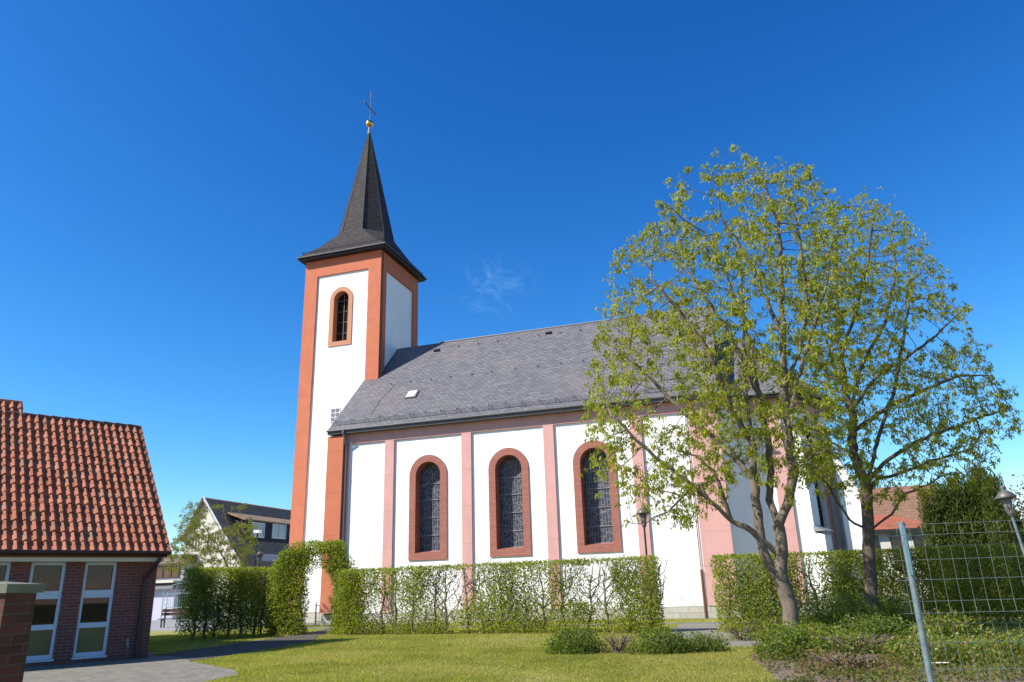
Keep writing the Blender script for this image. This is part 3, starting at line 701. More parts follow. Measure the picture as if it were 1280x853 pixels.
# local frame: +x along the facade towards the far corner, +y inwards
HL = 9.0
def hb(mb, name, m, par=hall, smooth=False): return mb.build(name, m, par, smooth)
WINS = [(-1.72, -.98), (-2.89, -2.14), (-4.05, -3.30), (-5.2, -4.46)]
mb = MB()
holed(mb, [(-HL, 0), (0, 0), (0, 2.36), (-HL, 2.36)], [[(a, .14), (b, .14), (b, 2.35), (a, 2.35)] for a, b in WINS], lambda a, b: (a, 0, b))
for a, b in WINS:
    mb.add([(a,0,.14),(a,.16,.14),(a,.16,2.35),(a,0,2.35)], [(3,2,1,0)]); mb.add([(b,0,.14),(b,.16,.14),(b,.16,2.35),(b,0,2.35)], [(0,1,2,3)])
    mb.add([(a,0,.14),(b,0,.14),(b,.16,.14),(a,.16,.14)], [(0,1,2,3)])
DEP = 7.6
mb.add([(0,0,0),(0,DEP,0),(0,DEP,2.6),(0,3.8,6.4),(0,0,2.6)], [(0,1,2,3,4)])
mb.add([(-HL,0,0),(-HL,DEP,0),(-HL,DEP,2.6),(-HL,3.8,6.4),(-HL,0,2.6)], [(4,3,2,1,0)])
mb.add([(0,DEP,0),(-HL,DEP,0),(-HL,DEP,2.6),(0,DEP,2.6)], [(0,1,2,3)])
hb(mb, 'wall', BRICK)
hb(MB().box(-HL, .02, -.03, .0, 0, .1), 'base_course', mat('base_brick', (.1, .04, .03), .8, brick=(.075, .25, .01, (.14, .05, .04), (.09, .035, .03), (.14, .13, .12))))
mb = MB(); mb.box(-HL, .04, -.32, .1, 2.352, 2.56); mb.box(-HL, .12, .1, DEP, 2.4, 2.5)
hb(mb, 'soffit', BEIGE)
for a, b in WINS:
    g = MB(); t = .07; y0, y1 = .05, .12
    g.box(a, a+t, y0, y1, .14, 2.35); g.box(b-t, b, y0, y1, .14, 2.35)
    for z0, z1 in ((.14, .24), (.80, .92), (1.50, 1.68), (2.28, 2.35)): g.box(a+t+.001, b-t-.001, y0, y1, z0, z1)
    w = hb(g, 'window', FRAME)
    g = MB(); g.box(a-.02, b+.02, -.04, .05, .10, .138); hb(g, 'sill', FRAME, w)
    for (z0, z1, m_) in ((.24, .80, PANEL), (.92, 1.50, CLEAR), (1.68, 2.28, CLEAR)):
        g = MB(); g.add([(a+t, .10, z0), (b-t, .10, z0), (b-t, .10, z1), (a+t, .10, z1)], [(0, 1, 2, 3)]); hb(g, 'pane', m_, w)
hb(MB().box(-HL+.05, -.05, .2, DEP-.1, 0, .03), 'floor', mat('hall_floor', (.16, .11, .07), .6, (.12, .08, .05), 3, .5))
for wx, wy, wz, ws in ((-1.25, 1.3, 1.75, .30), (-2.45, 1.1, 1.78, .34), (-3.6, 1.4, 1.72, .30)):
    wp = HALL_P+HALL_E*wx+np.array([-.866, .5])*wy
    lr = empty('pendant_lamp', (wp[0], wp[1], wz)); tag(lr, {-1.25: 'white pendant lamp inside the hall behind the window nearest the downpipe', -2.45: 'white pendant lamp inside the hall behind the second window from the downpipe', -3.6: 'white pendant lamp inside the hall behind the third window from the downpipe'}[wx], 'lamp', 'pendant lamps inside the brick hall')
    MB().lathe([(ws, 0), (ws*.97, .03), (ws*.55, .16), (.04, .22), (.03, .26)], (0, 0, 0), 20).build('lamp_shade', mat('enamel_white', (.75, .75, .72), .4) if wx == -1.25 else bpy.data.materials['enamel_white'], lr, True)
    MB().tube([(0, 0, .26), (0, 0, .62)], .01, 6).build('cord', DARKM, lr)
# pantiles as real relief
def pantiles(u0, u1, y0, z0, slope_len, name, par, tw=.205, th=.356, lift=.0):
    nu = int(round((u1-u0)/tw)); nv = int(round(slope_len/th)); sub_ = 7
    c, s = math.cos(R(45)), math.sin(R(45))
    prof = [(.0, .0), (.18, -.004), (.36, .008), (.5, .048), (.68, .070), (.86, .050), (.97, .008)]
    us, hs = [], []
    for i in range(nu):
        for (f, h) in prof: us.append(u0+(i+f)*tw); hs.append(h)
    us.append(u1); hs.append(0)
    us, hs = np.array(us), np.array(hs); m_ = len(us)
    V, F = [], []
    for r in range(nv):
        jit = np.repeat(rg.normal(0, .006, nu), sub_); jit = np.append(jit, 0)
        cj = np.repeat(rg.normal(0, .008, nu), sub_); cj = np.append(cj, 0)
        o = len(V)
        for (v, hh) in ((r*th, -.01), (r*th, .048), (r*th+th*.5, .026), ((r+1)*th+.01, .010)):
            hgt = hs*1.0+hh+jit+lift
            vv = v+(cj if hh > -.005 and v < r*th+.1 else 0*cj)
            yy = y0+vv*c-hgt*s; zz = z0+vv*s+hgt*c
            V += list(zip(us, np.broadcast_to(yy, m_), np.broadcast_to(zz, m_)))
        for k_ in range(3):
            for i in range(m_-1): F.append((o+k_*m_+i, o+k_*m_+i+1, o+(k_+1)*m_+i+1, o+(k_+1)*m_+i))
    mb = MB(); mb.add(V, F); return hb(mb, name, TILE, par)
GY, GZ = -.42, 2.54
SL = 5.70
rf = pantiles(-HL, .12, GY, GZ, SL, 'roof', hall)
RYh, RZh = GY+SL*.7071, GZ+SL*.7071
g = MB(); g.slab([(-HL, GY+.03, GZ-.05), (.1, GY+.03, GZ-.05), (.1, RYh, RZh-.03), (-HL, RYh, RZh-.03)], .06); hb(g, 'roof_deck', BENCHW, rf)
g = MB(); g.slab([(-HL, RYh, RZh), (.12, RYh, RZh), (.12, 2*RYh-GY, GZ), (-HL, 2*RYh-GY, GZ)], .1); hb(g, 'rear_roof', TILE, rf)
g = MB(); u = -HL
while u < .1: g.tube([(u, RYh, RZh+.03), (min(u+.36, .13), RYh, RZh+.02)], [.09, .075], 8); u += .35
hb(g, 'ridge_tiles', BPIPE if False else mat('dark_ridge', (.14, .085, .06), .8, (.09, .06, .045), 5, .7), rf)
g = MB(); v = 0
while v < SL-.1:
    g.slab([(.10, GY+v*.7071-.05, GZ+v*.7071+.05), (.17, GY+v*.7071-.05, GZ+v*.7071+.05), (.17, GY+(v+.38)*.7071-.02, GZ+(v+.38)*.7071+.02), (.10, GY+(v+.38)*.7071-.02, GZ+(v+.38)*.7071+.02)], .12); v += .36
hb(g, 'verge_tiles', TILE, rf)
# the taller roof piece further along
hi = pantiles(-HL, -3.10, RYh-.05, RZh-.05, .66, 'upper_roof', rf)
g = MB(); g.slab([(-HL, RYh+.42, RZh+.42), (-3.12, RYh+.42, RZh+.42), (-3.12, RYh+3, RZh-2), (-HL, RYh+3, RZh-2)], .1); g.tube([(-HL, RYh+.42, RZh+.46), (-3.08, RYh+.42, RZh+.46)], .07, 8)
hb(g, 'upper_ridge', TILE, rf)
g = MB(); g.tube([(-HL, GY-.05, GZ+.03), (.14, GY-.05, GZ+.03)], .045, 8); hb(g, 'gutter', BPIPE)
g = MB(); g.tube([(-.10, GY-.05, GZ-.06), (-.12, GY-.02, GZ-.18), (-.28, -.09, GZ-.55), (-.30, -.09, GZ-.7), (-.30, -.09, .04)], .05, 8); hb(g, 'downpipe', BPIPE)
g = MB(); g.tube([(-.52, -.0, .33), (-.52, -.10, .33), (-.52, -.13, .27)], .018, 6); g.box(-.55, -.49, -.03, 0, .30, .50); hb(g, 'garden_tap', ZINC)

# unseen house added off the left edge to shade footpath and left hedge
nb = empty('added_shade_house', (-27.9, -13.9, 0)); tag(nb, 'added unseen brick house that casts shade over the footpath and left hedge', 'house')
g = MB(); g.add([(0,0,0),(-7,0,0),(-7,-8.4,0),(0,-8.4,0),(0,0,9.0),(-7,0,9.0),(-7,-8.4,9.0),(0,-8.4,9.0),(0,-4.2,12.4),(-7,-4.2,12.4)],
      [(1,0,4,5),(3,2,6,7),(0,3,7,8,4),(2,1,5,9,6)]); g.build('wall', BRICK, nb)
g = MB(); g.slab([(.3,-8.7,8.75),(.3,-4.2,12.5),(-7.3,-4.2,12.5),(-7.3,-8.7,8.75)][::-1], .15); g.slab([(.3,-4.2,12.497),(.3,.3,8.75),(-7.3,.3,8.75),(-7.3,-4.2,12.497)][::-1], .15); g.build('roof', BTILE, nb)
for x in (-1.6, -3.6, -5.6):
    for z in (1.0, 3.9, 6.8): win(nb, lambda u, d, zz: (u, -8.4-d, zz), x-.55, x+.55, z, z+1.4)
# brick pillar at the left edge
P = dist_at(7, 745, 7.6); PH = float(dist_at(7, 729, 7.6)[2])
pil = empty('brick_pillar', (P[0], P[1], 0), R(4))
tag(pil, 'brick gate pillar with flat mossy concrete cap at the left edge, nearest the viewer', 'pillar')
MB().box(-.42, 0, 0, .30, 0, PH-.08).build('shaft', BRICKP, pil)
g = MB(); g.box(-.46, .03, -.03, .34, PH-.078, PH-.01)
g.add([(-.46,-.03,PH-.009),(.03,-.03,PH-.009),(.03,.34,PH-.009),(-.46,.34,PH-.009),(-.21,.16,PH+.02)], [(0,1,4),(1,2,4),(2,3,4),(3,0,4)])
g.build('cap', CAPST, pil)

# ------------------------------------------------------------------ hedges
def wand(rnd, base, top, r0, jit, n=8):
    pts = []; rad = []
    for i in range(n+1):
        f = i/n; p = np.array(base)*(1-f)+np.array(top)*f
        if 0 < i: p = p+rnd.normal(0, jit, 3)*np.array([1, 1, .3])
        pts.append(p); rad.append(r0*(1-f*.75))
    return pts, rad
def hedge(name, label, a, b, h, th, nleaf, dens, stems, seed, size=.062, twigs=10):
    rnd = np.random.default_rng(seed); a, b = np.array(a, float), np.array(b, float)
    t = (b-a); Ln = np.linalg.norm(t); t /= Ln; nn = np.array([-t[1], t[0]])       # nn points to the rear
    root = empty(name, (a[0], a[1], 0)); tag(root, label, 'hedge')
    g = MB()
    for i in range(stems):
        s0 = (i+.5)/stems*Ln+rnd.normal(0, .06); d0 = th*.5+rnd.normal(0, .05)
        P_ = lambda s, d, z: np.array([t[0]*s+nn[0]*d, t[1]*s+nn[1]*d, z])
        tip = P_(s0+rnd.normal(0, .12), d0, h*.92)
        pts, rad = wand(rnd, P_(s0, d0, 0), tip, .045+.015*rnd.random(), .035); g.tube(pts, rad, 5)
        for j in range(twigs):
            k_ = rnd.integers(1, 7); p0 = pts[k_]; sg = rnd.choice([-1, 1])
            reach = rnd.uniform(.25, .75)*Ln/stems*1.3
            z1 = min(h*.97, p0[2]+rnd.uniform(.3, .9)*h*.6)
            q = np.array([*(p0[:2]+t*sg*reach+nn*rnd.uniform(-.4, .4)*th), z1])
            mid = (p0+q)/2+np.array([*(t*sg*reach*.25), -.05])
            pp = [p0, mid, q]; g.tube(pp, [.017, .012, .006], 4)
            for m_ in range(3):
                f = rnd.random(); c0 = mid*(1-f)+q*f; c1 = c0+np.array([*(t*rnd.normal(0, .16)+nn*rnd.normal(0, .12)), rnd.uniform(.05, .35)])
                c1[2] = min(c1[2], h*1.0); g.tube([c0, (c0+c1)/2+rnd.normal(0, .02, 3), c1], [.008, .006, .003], 3, False)
    g.build('branches', TWIG, root)
    # leaves
    n = nleaf*3; s = rnd.uniform(-.05, Ln+.05, n); z = rnd.uniform(.02, 1, n)**.9*h
    d = rnd.beta(.55, .55, n)*th
    wob = (vn(s*1.7+seed, z*1.7, d*2)-.5)*.12
    keep = rnd.random(n) < dens(s/Ln, z/h, s, z)
    s, z, d, wob = s[keep][:nleaf], z[keep][:nleaf], d[keep][:nleaf], wob[keep][:nleaf]
    P = np.stack([t[0]*s+nn[0]*(d-wob), t[1]*s+nn[1]*(d-wob), z*(1+.02*(vn(s*3, z*0)-.5))], 1)
    # ragged shoots above the clipped top
    m_ = nleaf//14; ss = rnd.uniform(0, Ln, m_); dd = rnd.uniform(0, th, m_); kk = rnd.random(m_) < dens(ss/Ln, np.full(m_, .99), ss, np.full(m_, h))+.35
    zz = h*(1+np.abs(rnd.normal(0, .016, m_)))
    P2 = np.stack([t[0]*ss+nn[0]*dd, t[1]*ss+nn[1]*dd, zz], 1)[kk]
    raw_mesh('foliage', leaves(np.concatenate([P, P2]), size, .72, .15, rnd), 4, LEAF_H, root)
    return root
def d_front(f, zf, s, z):
    base = .09+1.1*(vn(s*1.5+3, z*1.3)-.30).clip(0, 1)*1.3
    base = base+.25*(zf < .22)+.20*(zf > .93)
    base = base+.95*np.exp(-((f-1.0)/.10)**2)*(1-.35*(zf > .82))+.85*np.exp(-((f)/.07)**2)
    base = np.where((f > .72) & (f < .88) & (zf > .42) & (zf < .95), base*.28, base)
    base = np.where((f > .36) & (f < .46) & (zf > .35) & (zf < .95), base*.4, base)
    return base.clip(.03, 1)
hedge('hornbeam_hedge', 'thin half bare clipped hedge with white church wall showing through, right of the arch', (-15.2, -8.7), (-3.38, -9.85), 2.2, .7, 50000, d_front, 17, 11, .060, 16)
def d_right(f, zf, s, z):
    base = .5+.8*(vn(s*1.2+1, z*1.5)-.25).clip(0, 1)
    base = base+.25*(zf < .6)
    base = np.where((s < .75), base*.7, base)
    base = np.where((s > 2.35) & (s < 3.1) & (zf > .2), base*.35, base)
    return base.clip(.05, 1)
hedge('hornbeam_hedge', 'long clipped green hedge behind the two big trees and the wire fence', (-1.55, -9.95), (13.5, -7.9), 2.13, .85, 95000, d_right, 24, 12, .06, 10)
def d_left(f, zf, s, z):
    return (.45+.8*(vn(s*1.6+5, z*1.6)-.2)).clip(.1, 1)*np.where(zf < .12, .5, 1)
hedge('hornbeam_hedge', 'dense dark shaded hedge between the brick hall and the hedge arch', (-20.0, -10.6), (-18.05, -7.35), 2.42, 1.0, 36000, d_left, 8, 13, .06, 9)

# arch
rnd = np.random.default_rng(21)
A0, B0 = np.array([-18.25, -8.55]), np.array([-14.75, -7.95]); TA = (B0-A0); LA = np.linalg.norm(TA); TA /= LA; NA = np.array([-TA[1], TA[0]])
archr = empty('hedge_arch', (A0[0], A0[1], 0)); tag(archr, 'clipped green hedge arch over the path in front of the tower', 'hedge arch')
def arch_in(s, z):
    top = np.where(s < 1.3, 3.42-.95*(np.abs(s-1.3)/1.3)**2.0, 3.42-.05*(s-1.3))
    top = np.where(s > 2.75, 3.35-1.15*((s-2.75)/.75).clip(0, 1)**1.3, top)
    inside = (s > 0) & (s < LA) & (z < top)
    c, hw = 1.98, .56
    hole = (np.abs(s-c) < hw) & (z < 1.75+np.sqrt((hw**2-(s-c)**2).clip(0, None))*1.15)
    return inside & ~hole
n = 170000; s = rnd.uniform(0, LA, n); z = rnd.uniform(0, 3.6, n); d = rnd.beta(.6, .6, n)*.75
wob = (vn(s*2, z*2, d*2)-.5)*.25
k = arch_in(s+wob, z+wob*.6) & (rnd.random(n) < (.35+.9*(vn(s*1.8+7, z*1.8)-.2)).clip(.15, 1)*np.where((s > 2.9) & (z > 1.9), .45, 1)*np.where((s > 1.5) & (s < 2.3) & (z < 2.9), .35, 1))
s, z, d = s[k][:42000], z[k][:42000], d[k][:42000]
P = np.stack([TA[0]*s+NA[0]*d, TA[1]*s+NA[1]*d, z], 1)
raw_mesh('foliage', leaves(P, .064, .72, .15, rnd), 4, LEAF_H, archr)
g = MB()
for s0 in (.25, .7, 1.15, 2.75, 3.1, 3.35):
    side = -1 if s0 < 2 else 1
    for j in range(5):
        p = []
        dj = rnd.uniform(.1, .7)
        for i in range(9):
            f = i/8; ss = s0+side*-1*max(0, f-.6)*1.4*(.8 if 1.0 < s0 < 3.0 else .4)+rnd.normal(0, .03); zz = min(2.9 if 1 < s0 < 3.3 else 2.2, f*3.1)
            p.append((TA[0]*ss+NA[0]*(dj), TA[1]*ss+NA[1]*dj, zz+rnd.normal(0, .02)))
        g.tube(p, list(np.linspace(.032, .008, 9)), 4)
g.build('branches', TWIG, archr)

# ------------------------------------------------------------------ trees
def chains_to_mesh(nodes, parent, rad, root_o, name, m, parent_obj, nmin=4):
    kids = {}
    for i, p in enumerate(parent):
        if p >= 0: kids.setdefault(p, []).append(i)
    g = MB(); stack = [(0, None)]
    while stack:
        st, pr = stack.pop(); ch = ([pr] if pr is not None else [])+[st]; cur = st
        while cur in kids:
            ks = sorted(kids[cur], key=lambda i: -rad[i])
            for q in ks[1:]: stack.append((q, cur))
            cur = ks[0]; ch.append(cur)
        if len(ch) < 2: continue
        pts = nodes[ch]; rr = [rad[i] for i in ch]
        if pr is not None: rr[0] = min(rad[pr], rr[1]*1.15)
        n = 10 if rr[0] > .08 else (6 if rr[0] > .025 else 4)
        g.tube([p-root_o for p in pts], rr, n, cap=False)
    return g.build(name, m, parent_obj, True)

def grow(limbs, attract, step, infl, kill, seed, iters=90, up=.12):
    """space colonisation from hand placed limbs towards a cloud of points"""
    rnd = np.random.default_rng(seed); nodes = [], []
    N_, P_ = [], []
    for par_key, pts in limbs:
        start = -1
        if par_key is not None:
            arr = np.array(N_); start = int(np.argmin(((arr-np.array(pts[0]))**2).sum(1)))
            prev = start; seg = pts
        else: prev = -1; seg = pts
        cur = np.array(N_[prev]) if prev >= 0 else None
        for p in seg:
            p = np.array(p, float)
            if cur is None: N_.append(p); P_.append(-1); prev = 0; cur = p; continue
            dd = np.linalg.norm(p-cur)
            if dd < .05: continue
            k_ = max(1, int(dd/step))
            for i in range(1, k_+1):
                q = cur+(p-cur)*i/k_+(rnd.normal(0, .018, 3) if i < k_ else 0); N_.append(q); P_.append(prev); prev = len(N_)-1
            cur = p
    N_ = [np.array(q) for q in N_]; A_ = np.array(attract)
    arr = np.array(N_); best = np.full(len(A_), 1e9); bi = np.zeros(len(A_), int)
    for i0 in range(0, len(arr), 200):
        d = ((A_[:, None]-arr[None, i0:i0+200])**2).sum(2); j = d.argmin(1); dm = d[np.arange(len(A_)), j]
        k_ = dm < best; best[k_] = dm[k_]; bi[k_] = j[k_]+i0
    alive = best > kill**2; tries = {}
    for it in range(iters):
        act = alive & (best < infl**2)
        if not act.any(): break
        dirs = {}
        for ai in np.nonzero(act)[0]:
            v = A_[ai]-N_[bi[ai]]; v = v/np.linalg.norm(v); dirs.setdefault(bi[ai], []).append(v)
        new = []
        for ni, vs in dirs.items():
            tries[ni] = tries.get(ni, 0)+1
            if tries[ni] > 3: alive[bi == ni] = False; continue
            v = np.sum(vs, 0); v[2] += up
            if P_[ni] >= 0:
                w_ = N_[ni]-N_[P_[ni]]; v = v+w_/np.linalg.norm(w_)*.6
            v = v+rnd.normal(0, .13, 3); v /= np.linalg.norm(v); q = N_[ni]+v*step
            N_.append(q); P_.append(ni); new.append(len(N_)-1)
        if not new: continue
        arr = np.array([N_[i] for i in new]); d = ((A_[:, None]-arr[None])**2).sum(2); j = d.argmin(1); dm = d[np.arange(len(A_)), j]
        k_ = dm < best; best[k_] = dm[k_]; bi[k_] = np.array(new)[j[k_]]
        alive &= best > kill**2
        if len(N_) > 15000: break
    return np.array(N_), P_
def radii(nodes, parent, r_tip, expo, r_base):
    n = len(nodes); acc = np.zeros(n); kids = [0]*n
    for i in range(n):
        if parent[i] >= 0: kids[parent[i]] += 1
    order = range(n-1, -1, -1)
    for i in order:
        if kids[i] == 0: acc[i] = r_tip**expo
        if parent[i] >= 0: acc[parent[i]] += acc[i]
    r = acc**(1/expo); f = r_base/r[0]
    return r_tip+(r-r_tip)*((r_base-r_tip)/(r[0]-r_tip)), kids

def tree(name, label, base_y, base_px, limbs_px, outline, ydepth, natt, seed, bark, leafm, r_base, lsize, group, ncl, root_flare=1.5):
    rnd = np.random.default_rng(seed)
    b = at(*base_px, 'z', 0.); base_y = b[1]
    root = empty(name, tuple(b)); tag(root, label, 'tree')
    limbs = []
    for key, dy, pts in limbs_px:
        L_ = []
        for i, (px, py) in enumerate(pts):
            f = i/(len(pts)-1) if len(pts) > 1 else 0
            L_.append(at(px, py, 'y', base_y+dy*f))
        limbs.append((key, L_))
    limbs[0][1].insert(0, b)
    # crown volume
    att = []
    ox = np.array([p[0] for p in outline], float); oy = np.array([p[1] for p in outline], float); cx, cyy = ox.mean(), oy.mean()
    while len(att) < natt:
        px, py = rnd.uniform(ox.min()-12, ox.max()+12), rnd.uniform(oy.min()-12, oy.max()+12)
        an = math.atan2(py-cyy, px-cx); wv = .98+.24*(float(vn(np.array([an*4+seed]), np.array([.5+seed])))-.42)+.05*rnd.normal()
        if not in_poly(np.array([cx+(px-cx)/wv]), np.array([cyy+(py-cyy)/wv]), outline)[0]: continue
        if float(vn(np.array([px/38.+seed]), np.array([py/38.+seed]))) < .29+.07*rnd.normal(): continue
        # thickness of the crown shrinks towards its outline
        e = 1.0
        for f in (.15, .3, .45, .6, .75, .9):
            qx, qy = cx+(px-cx)/(1-f+1e-6), cyy+(py-cyy)/(1-f+1e-6)
            if not in_poly(np.array([qx]), np.array([qy]), outline)[0]: e = f; break
        h = math.sqrt(max(.03, 1-(1-e)**2))
        att.append(at(px, py, 'y', base_y+rnd.uniform(-1, 1)*ydepth*h))
    nodes, par = grow(limbs, att, .17, 2.0, .20, seed, 110, .35)
    rad, kids = radii(nodes, par, .0032, 2.3, r_base)
    # root flare
    for i in range(len(nodes)):
        if nodes[i][2] < .5: rad[i] *= 1+(.5-nodes[i][2])*(root_flare-1)*1.4
    cut = nodes
    chains_to_mesh(nodes, par, rad, b, 'trunk', bark, root)
    # leaf tufts hanging from thin twigs
    tips = [i for i in range(len(nodes)) if rad[i] < .012]
    w_ = np.array([3. if kids[i] == 0 else 1. for i in tips]); w_ /= w_.sum()
    ch = rnd.choice(len(tips), ncl, p=w_)
    C = nodes[np.array(tips)[ch]]+rnd.normal(0, .05, (ncl, 3))
    k_ = rnd.integers(4, 12, ncl); C = np.repeat(C, k_, axis=0)+rnd.normal(0, .032, (k_.sum(), 3))
    raw_mesh('crown', leaves(C-b, lsize, .34, 1.1, rnd), 4, leafm, root)
    return root

T1 = [
 (None, 0, [(985,750),(976,715),(977,680)]),
 (1, -.3, [(979,728),(961,706),(952,678),(948,643),(943,601),(941,555),(934,500),(931,440),(928,370),(922,300)]),
 (1, .5, [(977,680),(971,650),(961,625),(964,590),(959,541),(950,498),(940,443),(930,400),(905,340),(880,290)]),
 (1, .2, [(974,655),(985,630),(992,590),(985,541),(981,483),(979,422),(977,346),(973,280),(950,215)]),
 (1, -.9, [(992,590),(1017,568),(1040,562),(1062,568)]),
 (1, -1.2, [(985,541),(989,513),(1005,446),(1023,391),(1035,346),(1040,300)]),
 (1, -1.5, [(968,689),(940,664),(915,652),(890,629),(866,608),(841,587),(820,573),(790,545),(765,520)]),
 (1, -.8, [(915,652),(904,622),(894,590),(870,570),(840,560)]),
 (1, 1.2, [(943,601),(920,575),(895,550),(860,520),(820,480),(780,440)]),
 (1, -1.4, [(941,555),(925,530),(905,490),(885,440),(850,390),(815,350)]),
 (1, 1.5, [(950,498),(935,460),(900,400),(860,340),(840,310)]),
 (1, -1.3, [(981,483),(1000,440),(1010,380),(1000,300),(985,240)]),
 (1, -1.6, [(866,608),(850,625),(835,640),(800,655),(775,655)]),
 (1, 1.6, [(979,422),(960,380),(940,330),(900,270)]),
]
O1 = [(745,470),(742,415),(770,330),(820,265),(880,215),(940,195),(1000,212),(1042,262),(1062,330),(1068,420),(1062,520),(1040,590),(985,610),(930,600),(890,640),(845,655),(815,626),(765,626),(735,590),(738,520)]
tree('broadleaf_tree', 'larger pale barked tree with new yellow green leaves in front of the church east end', -15, (993, 808), T1, O1, 2.7, 5200, 5, BARK, LEAF_T, .18, .105, None, 6900)
T2 = [
 (None, 0, [(1090,745),(1087,699),(1085,650),(1082,604),(1066,568),(1066,518),(1056,486),(1051,446),(1046,380),(1045,300)]),
 (1, .6, [(1082,610),(1090,580),(1100,540),(1120,480),(1130,420),(1140,350)]),
 (1, -1.0, [(1082,604),(1110,575),(1148,551),(1190,535),(1230,520),(1260,510)]),
 (1, .8, [(1085,663),(1098,655),(1115,643),(1131,617),(1157,607),(1190,590)]),
 (1, -.9, [(1085,663),(1062,650),(1046,627),(1033,604),(1020,590)]),
 (1, .9, [(1083,630),(1095,600),(1130,590),(1170,575),(1215,560)]),
 (1, .5, [(1066,500),(1075,463),(1092,430),(1108,400),(1120,330)]),
 (1, -1.2, [(1066,510),(1098,469),(1131,450),(1170,420),(1200,390)]),
 (1, 1.3, [(1066,540),(1100,515),(1150,490),(1200,470),(1235,470)]),
 (1, -1.3, [(1056,486),(1040,450),(1025,400),(1020,350)]),
 (1, -1.2, [(1051,446),(1070,390),(1085,330),(1090,280)]),
 (1, 1.2, [(1066,568),(1050,560),(1030,545),(1012,520)]),
]
O2 = [(1005,330),(1030,260),(1070,243),(1110,262),(1150,288),(1172,340),(1195,375),(1215,420),(1245,460),(1278,490),(1282,530),(1250,560),(1240,592),(1190,605),(1150,620),(1110,612),(1070,622),(1020,622),(1006,570),(1002,480),(1002,400)]
tree('broadleaf_tree', 'darker slimmer tree with loose spreading crown behind the blue grey fence post', -11, (1097, 792), T2, O2, 2.6, 4600, 6, BARK2, LEAF_T, .16, .10, None, 5000)

# small half bare tree beside the left hedge
T3 = [
 (None, 0, [(291,745),(288,715)]),
 (1, .3, [(288,715),(276,690),(262,668),(248,650),(238,632)]),
 (1, -.3, [(288,715),(288,680),(282,655),(278,632)]),
 (1, .3, [(288,715),(298,690),(302,660),(300,635)]),
 (1, .2, [(276,690),(255,690),(238,684),(224,672)]),
 (1, .2, [(290,720),(308,700),(315,675),(316,655)]),
 (1, .2, [(276,700),(250,705),(225,700),(210,712)]),
]
O3_ = [(206,712),(212,690),(222,660),(238,628),(262,640),(285,628),(305,634),(318,655),(318,690),(308,710),(270,712),(240,708),(222,716)]
tree('young_tree', 'small half bare young tree with pale new leaves behind the dark left hedge', -10, (296, 788), T3, O3_, .9, 1500, 8, TWIG, LEAF_S, .05, .075, None, 2600)

# ------------------------------------------------------------------ shrubs
def shrub(name, label, cat, x, y, rx, ry, h, n, leafm, size, seed, droop=0., asp=.6, stems=9, grp=None, boxy=2.6, low=.0):
    rnd = np.random.default_rng(seed); root = empty(name, (x, y, 0)); tag(root, label, cat, grp)
    u = rnd.normal(size=(n, 3)); u /= (np.abs(u)**boxy).sum(1)[:, None]**(1/boxy)
    r = rnd.random((n, 1))**.35; q = u*r; q[:, 2] = np.abs(q[:, 2])
    lump = 1+.75*(vn(q[:, 0]*2.2+seed, q[:, 1]*2.2+seed, q[:, 2]*2.5)-.5)+.35*(vn(q[:, 0]*6+seed, q[:, 1]*6+seed, q[:, 2]*6)-.5)
    P = np.stack([q[:, 0]*rx*lump, q[:, 1]*ry*lump, low+q[:, 2]*(h-low)*lump], 1)
    raw_mesh('foliage', leaves(P, size, asp, droop, rnd), 4, leafm, root)
    g = MB()
    for i in range(stems):
        a = rnd.uniform(0, 2*math.pi); f = rnd.uniform(.3, .85)
        g.tube([(rnd.normal(0, .05), rnd.normal(0, .05), 0), (math.cos(a)*rx*f*.5, math.sin(a)*ry*f*.5, h*.5), (math.cos(a)*rx*f, math.sin(a)*ry*f, h*.88)], [.014, .010, .004], 4)
    g.build('stems', TWIG, root)
    return root
shrub('box_shrub', 'rounded dark green box shrub at the left end of the low row before the hedge', 'shrub', -4.25, -16.9, .66, .5, .52, 6500, LEAF_B, .045, 31, stems=22, boxy=2.1)
shrub('box_shrub', 'broad clipped green box shrub in the middle of the low row', 'shrub', -2.35, -16.9, .72, .5, .47, 7000, LEAF_B, .045, 32, stems=22, boxy=2.1)
shrub('box_shrub', 'small round green box shrub at the right end of the low row', 'shrub', -1.55, -16.5, .5, .4, .38, 2600, LEAF_B, .045, 33, stems=22, boxy=2.1)
shrub('dry_shrub', 'sparse brownish twiggy plant between two clipped box shrubs', 'shrub', -3.3, -16.9, .5, .35, .42, 700, LITTER, .04, 34, stems=40)
shrub('dry_shrub', 'low brown tufted plant on the gravel by the right hedge end', 'shrub', -.9, -13.2, .7, .4, .38, 900, LEAF_G, .045, 35, stems=26)
shrub('dry_shrub', 'olive tufted plant left of the pale tree trunk', 'shrub', -.15, -12.9, .7, .5, .55, 2600, LEAF_G, .045, 36, stems=20)
shrub('bed_shrub', 'bright green leafy bush at the foot of the pale barked tree', 'shrub', .55, -16.3, .95, .8, .50, 9000, LEAF_G, .06, 37)
shrub('bed_shrub', 'low green bush at the front left corner of the planted bed', 'shrub', .35, -18.0, .7, .6, .48, 7000, LEAF_B, .055, 38)
shrub('feathery_shrub', 'feathery grass green bush between the two tree trunks', 'shrub', 1.35, -13.4, .95, .8, 1.0, 12000, LEAF_B, .07, 39, asp=.2, droop=-.6)
shrub('bed_shrub', 'leafy bush at the foot of the dark barked tree', 'shrub', 2.0, -15.2, .9, .7, .55, 4500, LEAF_B, .06, 40)
shrub('bed_shrub', 'dark green bush just right of the dark tree trunk', 'shrub', 2.75, -12.6, .6, .5, .8, 5000, LEAF_B, .055, 41)
